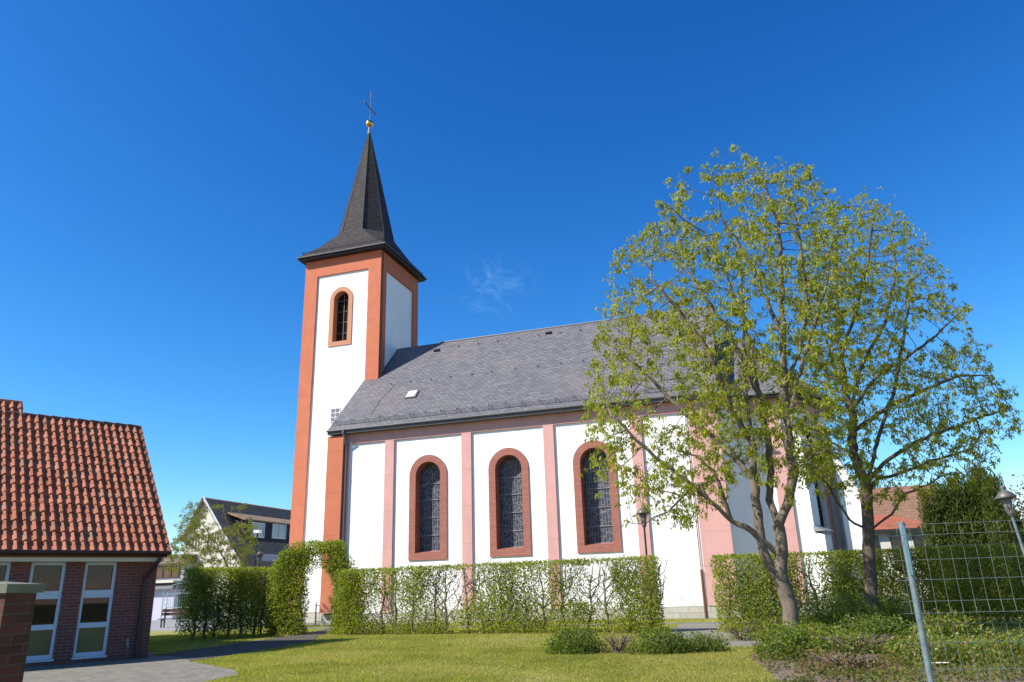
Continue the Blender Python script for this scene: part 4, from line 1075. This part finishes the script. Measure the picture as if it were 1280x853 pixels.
shrub('bed_shrub', 'mixed green and brown bush left of the fence post', 'shrub', 1.3, -18.4, .85, .7, .48, 1500, LEAF_G, .06, 42, stems=70)
shrub('laurel_shrub', 'glossy upright laurel bush around the wooden stake', 'shrub', 3.3, -15.6, .65, .5, .62, 2600, LEAF_G, .11, 43, droop=-.4, asp=.35)
shrub('bed_shrub', 'yellow green bush behind the wire fence at the right edge', 'shrub', 3.6, -18.4, 1.2, .8, .36, 5500, LEAF_G, .065, 44, stems=26)
shrub('bed_shrub', 'olive leafy bush behind the wire mesh, right of the fence post', 'shrub', 2.4, -19.0, .7, .7, .40, 3200, LEAF_G, .06, 45, stems=30)
shrub('bed_shrub', 'low green bush beside the shaded path at the far right', 'shrub', 5.2, -16.4, 1.0, .6, .30, 3500, LEAF_G, .06, 46)
shrub('bed_shrub', 'low spreading brown green plant at the front of the bed', 'shrub', .95, -20.4, .8, .7, .30, 1300, LITTER, .055, 47, stems=60)
# ground cover and litter in the bed
n = 16000; x = rg.uniform(-1, 9, n); y = rg.uniform(-24, -11, n); k = in_poly(x, y, BED) & (rg.random(n) < .3+vn(x*1.3, y*1.3))
P = np.stack([x[k], y[k], rg.uniform(.01, .05, k.sum())], 1)
tag(raw_mesh('leaf_litter', leaves(P, .06, .6, 0, rg, .3, 1.), 4, LITTER), 'dry brown leaf litter on the bed soil', 'leaf litter', kind='stuff')
LEAF_U = mat('undergrowth_leaf', (.1, .15, .03), .5, leaf=[(.06, .085, .016), (.10, .14, .025), (.15, .19, .035), (.20, .19, .05), (.2, .12, .06)])
n = 60000; x = rg.uniform(-1, 9, n); y = rg.uniform(-24, -11, n); k = in_poly(x, y, BED) & (vn(x*1.4+2, y*1.4+8)+.25*vn(x*5, y*5) > .46)
hh = .02+.42*(vn(x[k]*1.7, y[k]*1.7)-.2).clip(0, 1)*rg.random(k.sum())
P = np.stack([x[k], y[k], hh], 1)
tag(raw_mesh('ground_cover', leaves(P, .055, .5, -.2, rg), 4, LEAF_U), 'low green ground cover plants spreading through the bed', 'ground cover', kind='stuff')

# ------------------------------------------------------------------ fence with wire mesh
fp = dist_at(1127, 655, 7.4)
fence = empty('wire_fence', (fp[0], fp[1], 0)); tag(fence, 'grey green welded wire mesh fence with round steel post at the right edge', 'fence')
q = dist_at(1280, 650, 7.75); fd = (q-fp)[:2]; fd /= np.linalg.norm(fd)
HP = fp[2]
g = MB(); g.tube([(0, 0, -.3), (0, 0, HP)], .026, 14); po = g.build('post', GALV, fence, False)
g = MB(); g.tube([(0, 0, HP), (0, 0, HP+.012)], .028, 14); g.build('cap', BLUEP, po)
g = MB(); g.box(-.012, .012, -.037, -.029, HP-.42, HP-.02); g.build('clamp_strip', BLUEP, po)
g = MB(); zt = HP+.005; Lf = 3.2
rows = np.arange(0, 1.72, .2)
def bead(z):                                   # folded V beads stiffen the panel
    b_ = 0
    for c0 in (HP-.10, HP-.72, HP-1.34):
        if abs(z-c0) < .09: b_ = -.055*(1-abs(z-c0)/.09)
    return b_
zs = sorted(set([round(v_, 3) for v_ in list(np.arange(.12, HP+.03, .1))+[c0+d_ for c0 in (HP-.10, HP-.72, HP-1.34) for d_ in (-.09, 0, .09)]]))
for i in range(int(Lf/.10)+1):
    s_ = -.10+i*.10+.05
    g.tube([(fd[0]*s_-fd[1]*bead(z)*-1, fd[1]*s_+fd[0]*bead(z), z) for z in zs], .0016, 4, False)
for z in [HP-.01, HP-.10, HP-.19, HP-.30, HP-.46, HP-.63, HP-.72, HP-.81, HP-.95, HP-1.15, HP-1.25, HP-1.34, HP-1.43, HP-1.6]:
    b_ = bead(z)
    for o__ in (0,):
        g.tube([(fd[0]*-.12+fd[1]*b_, fd[1]*-.12+fd[0]*b_, z), (fd[0]*Lf+fd[1]*b_, fd[1]*Lf+fd[0]*b_, z)], .0020, 4, False)
g.build('mesh_panel', mat('mesh_wire', (.13, .17, .165), .6, (.08, .11, .105), 18, .8), fence)

# ------------------------------------------------------------------ lamps
def lamp(px, py, dist, label, rot=0., pole_m=DARKM, s=1.0, lean=(0, 0), grp=None):
    tp = dist_at(px, py, dist); H = tp[2]
    root = empty('street_lamp', (tp[0]-lean[0], tp[1]-lean[1], 0)); tag(root, label, 'lamp', grp)
    if lean != (0, 0): root.rotation_euler = (-math.atan(lean[1]/H), math.atan(lean[0]/H), 0)
    g = MB(); g.tube([(0, 0, 0), (0, 0, .8*s), (0, 0, .85*s), (0, 0, H-.62*s)], [.055*s, .055*s, .032*s, .028*s], 10); g.build('pole', pole_m, root)
    g = MB(); g.lathe([(.05*s, -.64*s), (.07*s, -.58*s), (.06*s, -.5*s)], (0, 0, H), 12)
    for a in range(6):
        t = a*math.pi/3; g.tube([(.07*s*math.cos(t), .07*s*math.sin(t), H-.56*s), (.13*s*math.cos(t), .13*s*math.sin(t), H-.24*s)], .008*s, 4)
    hd = g.build('lantern', LAMPH, root)
    MB().lathe([(.05*s, -.56*s), (.115*s, -.25*s)], (0, 0, H), 12).build('glass', LAMPG, hd, True)
    MB().lathe([(.20*s, -.27*s), (.215*s, -.24*s), (.10*s, -.12*s), (.04*s, -.09*s), (.035*s, -.07*s), (.055*s, -.04*s), (.03*s, 0), (.002, .01*s)], (0, 0, H), 16).build('hood', LAMPH, hd, True)
    return root
lamp(1252, 607, 18.0, 'park lamp with wide grey hood behind the wire fence at the right edge', pole_m=GALV, s=.92, lean=(-.28, 0))
lamp(803, 631, 27.0, 'slim park lamp standing before the church wall near the hedge end', s=1.2)
lamp(325.5, 687, 38.0, 'distant lantern street lamp in front of the grey house wall', s=1.0)
# tall street light with a flat head far left
tp = dist_at(322, 664, 41); root = empty('street_light', (tp[0], tp[1], 0)); tag(root, 'thin distant light pole with small white head before the dormer house', 'street light')
MB().tube([(0, 0, 0), (0, 0, tp[2]-.1)], [.07, .04], 8).build('pole', DARKM, root)
MB().box(-.15, .15, -.12, .12, tp[2]-.1, tp[2]+.04).build('head', FWHITE, root)

# ------------------------------------------------------------------ small things
b = at(1186, 808, 'z', 0); st = MB(); st.tube([(b[0], b[1], 0), (b[0]+.01, b[1], .37)], .045, 10)
tag(st.build('wooden_stake', WOOD), 'short round weathered wooden stake standing in the laurel', 'stake')
b = at(1030, 782, 'z', 0); st = MB(); st.tube([(b[0], b[1], 0), (b[0]-.12, b[1]-.1, 1.15)], .028, 8)
tag(st.build('pale_stake', mat('pale_wood', (.55, .5, .4), .8, (.42, .37, .28), 6, .6)), 'thin pale leaning stake against the hedge between the tree trunks', 'stake')
b = at(1150, 830, 'z', .06); g = MB(); g.tube([b, b+np.array([.16, .02, .01]), b+np.array([.42, -.03, .02])], [.02, .012, .010], 6)
tag(g.build('pale_stick', mat('peeled_wood', (.6, .52, .45), .8)), 'pale peeled stick lying in the bed beside the fence post', 'stick')

# park bench with table legs, far left
b = at(222, 784.5, 'z', 0)
bench = empty('park_bench', (b[0], b[1], 0), R(20)); tag(bench, 'dark wooden park bench with backrest at the edge of the grass by the brick hall', 'bench')
for i in range(3): MB().box(-1.0, 1.0, -.22+i*.15, -.09+i*.15, .42, .46).build('seat_slat', BENCHW, bench)
for z in (.60, .78): MB().box(-1.0, 1.0, .24+.03*(z > .7), .28+.03*(z > .7), z, z+.14).build('back_slat', BENCHW, bench)
for x in (-.8, .8):
    g = MB(); g.box(x-.03, x+.03, -.2, -.14, 0, .42); g.box(x-.031, x+.031, .18, .24, 0, .95); g.box(x-.029, x+.029, -.138, .179, .36, .415); g.build('leg', DARKM, bench)
# ornamental iron arch and railing (rose arch) behind the bench
b = at(226, 778, 'z', 0); gt = empty('iron_garden_gate', (b[0], b[1], 0), R(15)); tag(gt, 'pale green iron garden gate with lattice side posts behind the bench', 'gate')
W_ = 1.35; H_ = 1.85
for sx in (-1, 1):
    g = MB()
    g.box(sx*W_-.02, sx*W_+.02, -.02, .02, 0, H_); g.box(sx*(W_-.3)-.02, sx*(W_-.3)+.02, -.02, .02, 0, H_)
    for i in range(6):
        z0 = .1+i*.29; g.tube([(sx*W_, 0, z0), (sx*(W_-.3), 0, z0+.29)], .014, 4); g.tube([(sx*(W_-.3), 0, z0), (sx*W_, 0, z0+.29)], .014, 4)
    g.build('lattice_post', GREENM, gt)
g = MB()
for x in np.linspace(-.95, .95, 14): g.tube([(x, 0, .15), (x, 0, 1.75)], .014, 4)
for z in (.15, .9, 1.75): g.box(-1.03, 1.03, -.018, .018, z-.02, z+.02)
g.build('gate_leaf', GREENM, gt)
g = MB(); g.tube([(W_*math.cos(t), 0, H_+.55*math.sin(t)) for t in np.linspace(0, math.pi, 15)], .02, 5); g.tube([(.0, 0, H_), (0, 0, H_+.55)], .014, 4)
g.tube([(-.6, 0, H_), (-.45, 0, H_+.45)], .014, 4); g.tube([(.6, 0, H_), (.45, 0, H_+.45)], .014, 4)
g.build('top_arch', GREENM, gt)
# parked van seen through the gate
b = at(222, 770, 'z', 0)
# dark green box standing in for an unidentified dark mass behind the gate
b = at(236, 777.3, 'z', 0); ct = empty('dark_stand_in_box', (b[0]-.2, b[1]+.6, 0), R(12)); tag(ct, 'dark green box standing in for an unidentified dark mass behind the iron gate', 'container')
MB().box(-.9, .9, -.5, .5, .08, 1.55).build('body', mat('dark_green_paint', (.02, .045, .035), .5, (.03, .06, .045), 4, .5), ct)
MB().prism([(-.96, -.56), (.96, -.56), (.96, .56), (-.96, .56)], 1.552, lambda x, y: 1.72-.1*(y > 0)).build('lid', DARKM, ct)
for sx in (-.6, .6): MB().box(sx-.06, sx+.06, -.45, .45, 0, .078).build('foot', DARKM, ct)

# low iron railing seen through the arch
rb = at(380, 779, 'z', 0); ra = empty('iron_railing', (-20.5, 1.2, 0)); tag(ra, 'low thin iron railing before the tower base, seen through the hedge arch', 'railing')
g = MB()
for x in np.arange(-1.6, .01, .16): g.tube([(x, 0, 0), (x, 0, .95)], .010, 4)
g.box(-1.62, .02, -.015, .015, .88, .91); g.box(-1.62, .02, -.015, .015, .12, .15)
g.build('railing_panel', DARKM, ra)
for x in (-1.65, -.8, .05): MB().box(x-.02, x+.02, -.02, .02, 0, 1.05).build('post', DARKM, ra)

# ------------------------------------------------------------------ background houses
# white gabled house with dormer, ridge running north
GYH = 16.0
pk = at(257, 622, 'y', GYH); XL = at(231.5, 670, 'y', GYH)[0]
hs = empty('gabled_house', (pk[0], GYH, 0)); tag(hs, 'white gabled house with dark tiled roof and black dormer, left behind the hedge', 'house')
rzp = pk[2]; xl = XL-pk[0]; xr = 3.75; sl = (rzp-at(231.5, 670, 'y', GYH)[2])/(-xl); ezr = rzp-1.30*xr; ezl = rzp+sl*xl
LH = 17.0
mb = MB(); mb.add([(xl,0,0),(xr,0,0),(xr,0,ezr),(0,0,rzp-.05),(xl,0,ezl)], [(0,1,2,3,4)])
mb.add([(xr,0,0),(xr,LH,0),(xr,LH,ezr),(xr,0,ezr)], [(0,1,2,3)]); mb.add([(xl,0,0),(xl,LH,0),(xl,LH,ezl),(xl,0,ezl)], [(3,2,1,0)])
mb.add([(xl,LH,0),(xr,LH,0),(xr,LH,ezr),(0,LH,rzp-.05),(xl,LH,ezl)], [(4,3,2,1,0)])
mb.build('wall', CREAM, hs)
g = MB(); o_x = .35
g.slab([(xr+o_x, -.3, ezr-1.3*o_x), (xr+o_x, LH+.3, ezr-1.3*o_x), (0, LH+.3, rzp), (0, -.3, rzp)], .15)
g.slab([(0, -.3, rzp-.003), (0, LH+.3, rzp-.003), (xl-o_x*.6, LH+.3, ezl-sl*o_x*.6), (xl-o_x*.6, -.3, ezl-sl*o_x*.6)], .15)
rfh = g.build('roof', DTILE, hs)
g = MB()
g.tube([(xr+o_x, -.3, ezr-1.3*o_x), (0, -.3, rzp+.03), (xl-o_x*.6, -.3, ezl-sl*o_x*.6)], .09, 4); g.build('barge_board', FWHITE, rfh)
# dormer: black shingled front flush over the eaves
DX = 2.55; dz1 = at(330, 652, 'x', pk[0]+DX)[2]; dz0 = at(330, 690, 'x', pk[0]+DX)[2]
dy0 = at(305, 670, 'x', pk[0]+DX)[1]-GYH; dy1 = LH-.2
g = MB(); g.box(DX-1.9, DX, dy0, dy1, dz0-.2, dz1); dm = g.build('dormer', SHINGLE, hs)
g = MB(); g.slab([(DX+.2, dy0-.25, dz1+.02), (DX+.2, dy1+.3, dz1+.02), (DX-2.6, dy1+.3, dz1+1.0), (DX-2.6, dy0-.35, dz1+1.0)], .12)
g.build('dormer_roof', DTILE, dm)
g = MB(); g.box(DX-.05, DX+1.25, dy0+.2, dy1, 0, dz0-.25); g.build('front_wall', GREYW, hs)
def pl(u, d, z): return (DX+.0+d, u, z)
for (a, b_, c, d) in ((313.5, 330, 652.5, 671.5), (340, 357, 654, 673)):
    u0 = at(a, 662, 'x', pk[0]+DX)[1]-GYH; u1 = at(b_, 664, 'x', pk[0]+DX)[1]-GYH; z1 = at(a, c, 'x', pk[0]+DX)[2]; z0 = at(a, d, 'x', pk[0]+DX)[2]
    win(hs, pl, u0, u1, z0, z1)
def pl2(u, d, z): return (DX+1.25+d, u, z)
win(hs, pl2, dy0+1.0, dy0+2.2, 2.7, 3.9)
def plg(u, d, z): return (u, -d, z)
for (a, b_, z0, z1) in ((-.9, -.25, 5.0, 6.3), (.55, 1.25, 5.0, 6.3), (-1.1, -.2, 2.2, 3.6), (1.0, 1.9, 2.2, 3.6)):
    win(hs, plg, a, b_, z0, z1, fm=CREAM, gm=mat('gable_pane', (.12, .12, .09), .3) if a == -.9 else bpy.data.materials['gable_pane'])  # flat olive grey for all gable panes
g = MB(); p0 = at(300, 632, 'x', pk[0]); y_ = p0[1]-GYH+1.5
# low grey building with flat roof, just left of the gable
YL = 15.0
def zx(px, py): return at(px, py, 'y', YL)
lb = zx(231, 720); lo = empty('flat_roofed_building', (lb[0], YL, 0)); tag(lo, 'low grey flat roofed building with garage, between brick hall and white gable', 'building')
w_ = 9.0
zr1, zr0, zw, zc1, zc0 = zx(214, 694)[2], zx(214, 705)[2], zx(214, 727)[2], zx(214, 733)[2], zx(214, 737)[2]
MB().box(-w_, 0, .02, 8, 0, zr0).build('wall', GREYW, lo)
MB().box(-w_-.3, .1, -.35, 8.3, zr0+.003, zr1).build('roof_fascia', mat('brown_fascia', (.2, .15, .13), .8, (.15, .12, .1), 3, .5), lo)
win(lo, lambda u, d, z: (u, -d, z), -3.6, -.5, zw+.25, zr0-.15, fm=SHINGLE, gm=GLASS, split=3)
MB().box(-w_, .2, -1.4, .0, zw-.12, zw+.04).build('ledge', CREAM, lo)
MB().box(-w_, 1.0, -2.3, -.2, zc0, zc1).build('canopy', mat('grey_canopy', (.2, .19, .19), .8, (.15, .15, .15), 3, .5), lo)
MB().box(-w_, .9, -1.9, -.3, 0, zc0-.003).build('garage_wall', mat('lilac_render', (.46, .46, .52), .9, (.4, .4, .46), 3, .5), lo)

# house with orange roof, far right
hr = empty('tiled_roof_house', (0, 0, 0)); tag(hr, 'house with brown main roof and lower orange hipped roof behind the right hedge', 'house')
c = at(1128, 645, 'y', 22.); HX, HY = c[0], 22.
hr.location = (HX, HY, 0)
ztop = at(1100, 605, 'y', 26.)[2]
g = MB(); g.box(-9, 3.2, 3.2, 10, 0, 4.2); g.build('wall', CREAM, hr)
g = MB(); g.slab([(-9.4, 2.7, 3.9), (3.6, 2.7, 3.9), (3.6, 6.6, ztop), (-9.4, 6.6, ztop)], .15); g.slab([(-9.4, 6.6, ztop-.003), (3.6, 6.6, ztop-.003), (3.6, 10.5, 3.9), (-9.4, 10.5, 3.9)], .15)
g.build('main_roof', BTILE, hr)
zo = at(1110, 662, 'y', 22.)[2]
g = MB(); g.box(-4, 1.6, 0, 3.18, 0, zo+.02); g.build('porch_wall', CREAM, hr)
zp_ = at(1112, 643, 'y', 24.)[2]
g = MB(); e0 = zo
g.add([(-4.4,-.4,e0),(2.0,-.4,e0),(2.0,3.1,e0),(-4.4,3.1,e0),(-2.5,2.2,zp_),(-.4,2.2,zp_)], [(0,1,5,4),(1,2,5),(2,3,4,5),(3,0,4),(3,2,1,0)])
g.build('hipped_roof', OTILE, hr)
g = MB(); g.box(-4.4, 2.0, -.42, -.36, e0-.2, e0-.01); g.build('fascia', DARKM, hr)
for (a, b_) in ((-2.4, -1.7), (-1.0, -.3), (.35, .9)): win(hr, lambda u, d, z: (u, -d, z), a, b_, 1.9, e0-.35, fm=DARKM, gm=GLASS, split=0)
g = MB(); g.box(-3.2, -2.9, 1.4, 1.7, zp_-.2, zp_+.9); g.build('chimney', BTILE, hr)

# ------------------------------------------------------------------ conifers and far planting
def conifer(name, label, px, py_top, dist, cat, tops, seed, n, width):
    """tops: list of (dx metres right, relative height, radius)"""
    rnd = np.random.default_rng(seed); tp = dist_at(px, py_top, dist); H = tp[2]
    root = empty(name, (tp[0], tp[1], 0)); tag(root, label, cat)
    g = MB(); P = []
    for (dx, rh, rad_) in tops:
        hh = H*rh; ox_, oy_ = RT[0]*dx, RT[1]*dx
        g.tube([(ox_*.5, oy_*.5, 0), (ox_, oy_, hh*.5), (ox_, oy_, hh*.97)], [.16, .09, .02], 6)
        m_ = int(n*rad_*hh/sum(t_[2]*H*t_[1] for t_ in tops))
        z = rnd.random(m_)**1.15; a = rnd.uniform(0, 2*math.pi, m_)
        prof = np.minimum(1, (1-z)*1.5)**.9*(.6+.8*vn(a*2.5+seed, z*9))
        r = rad_*prof*rnd.random(m_)**.35
        # drooping sprays: short runs of leaves along a twig
        k_ = 3; base = np.stack([ox_+np.cos(a)*r, oy_+np.sin(a)*r, z*hh], 1)
        dirv = np.stack([np.cos(a), np.sin(a), rnd.uniform(.3, 1.4, m_)], 1)*.12
        for j in range(k_): P.append(base+dirv*j+rnd.normal(0, .03, (m_, 3)))
    raw_mesh('crown', leaves(np.concatenate(P), .14, .24, -1.1, rnd), 4, LEAF_C, root)
    g.build('trunk', BARK2, root)
conifer('conifer', 'large dark conifer with several pointed tops beyond the right hedge', 1196, 590, 33., 'conifer', [(-.45, .84, .8), (.72, 1.0, .42), (-1.2, .72, .5), (.1, .80, .8), (1.05, .66, .5), (-.85, .86, .35), (.3, .90, .3), (-.2, .93, .3), (.95, .86, .25), (-1.35, .82, .25), (.5, .80, .6)], 51, 30000, 2)
conifer('conifer', 'small slim pointed conifer just left of the park lamp beyond the hedge', 1241, 604, 32., 'conifer', [(0, 1.0, .42), (.35, .72, .4)], 52, 5000, 1)
b = dist_at(1275, 700, 34); shrub('far_bush', 'brownish half bare bush behind the park lamp at the right edge', 'shrub', b[0]+.6, b[1], 1.9, 1.6, dist_at(1275, 632, 34)[2], 12000, LITTER, .12, 53, stems=60)
b = dist_at(1330, 700, 46); shrub('far_bush', 'green brown hedge mass beyond the right edge of the lawn', 'shrub', b[0]+2, b[1], 6, 2, 3.4, 16000, LEAF_H, .16, 54, stems=20)

GR = {'hornbeam_hedge': 'clipped hornbeam hedges', 'box_shrub': 'clipped box shrubs in the low row', 'dry_shrub': 'low dry plants along the gravel', 'bed_shrub': 'leafy bushes in the planted bed',
      'broadleaf_tree': 'big trees in front of the church', 'conifer': 'conifers beyond the right hedge', 'street_lamp': 'lantern lamps around the church', 'far_bush': 'bushes at the right edge'}
for o in col.objects:
    if o.parent is None:
        k_ = o.name.split('.')[0]
        if k_ in GR: o['group'] = GR[k_]
bpy.context.view_layer.update()
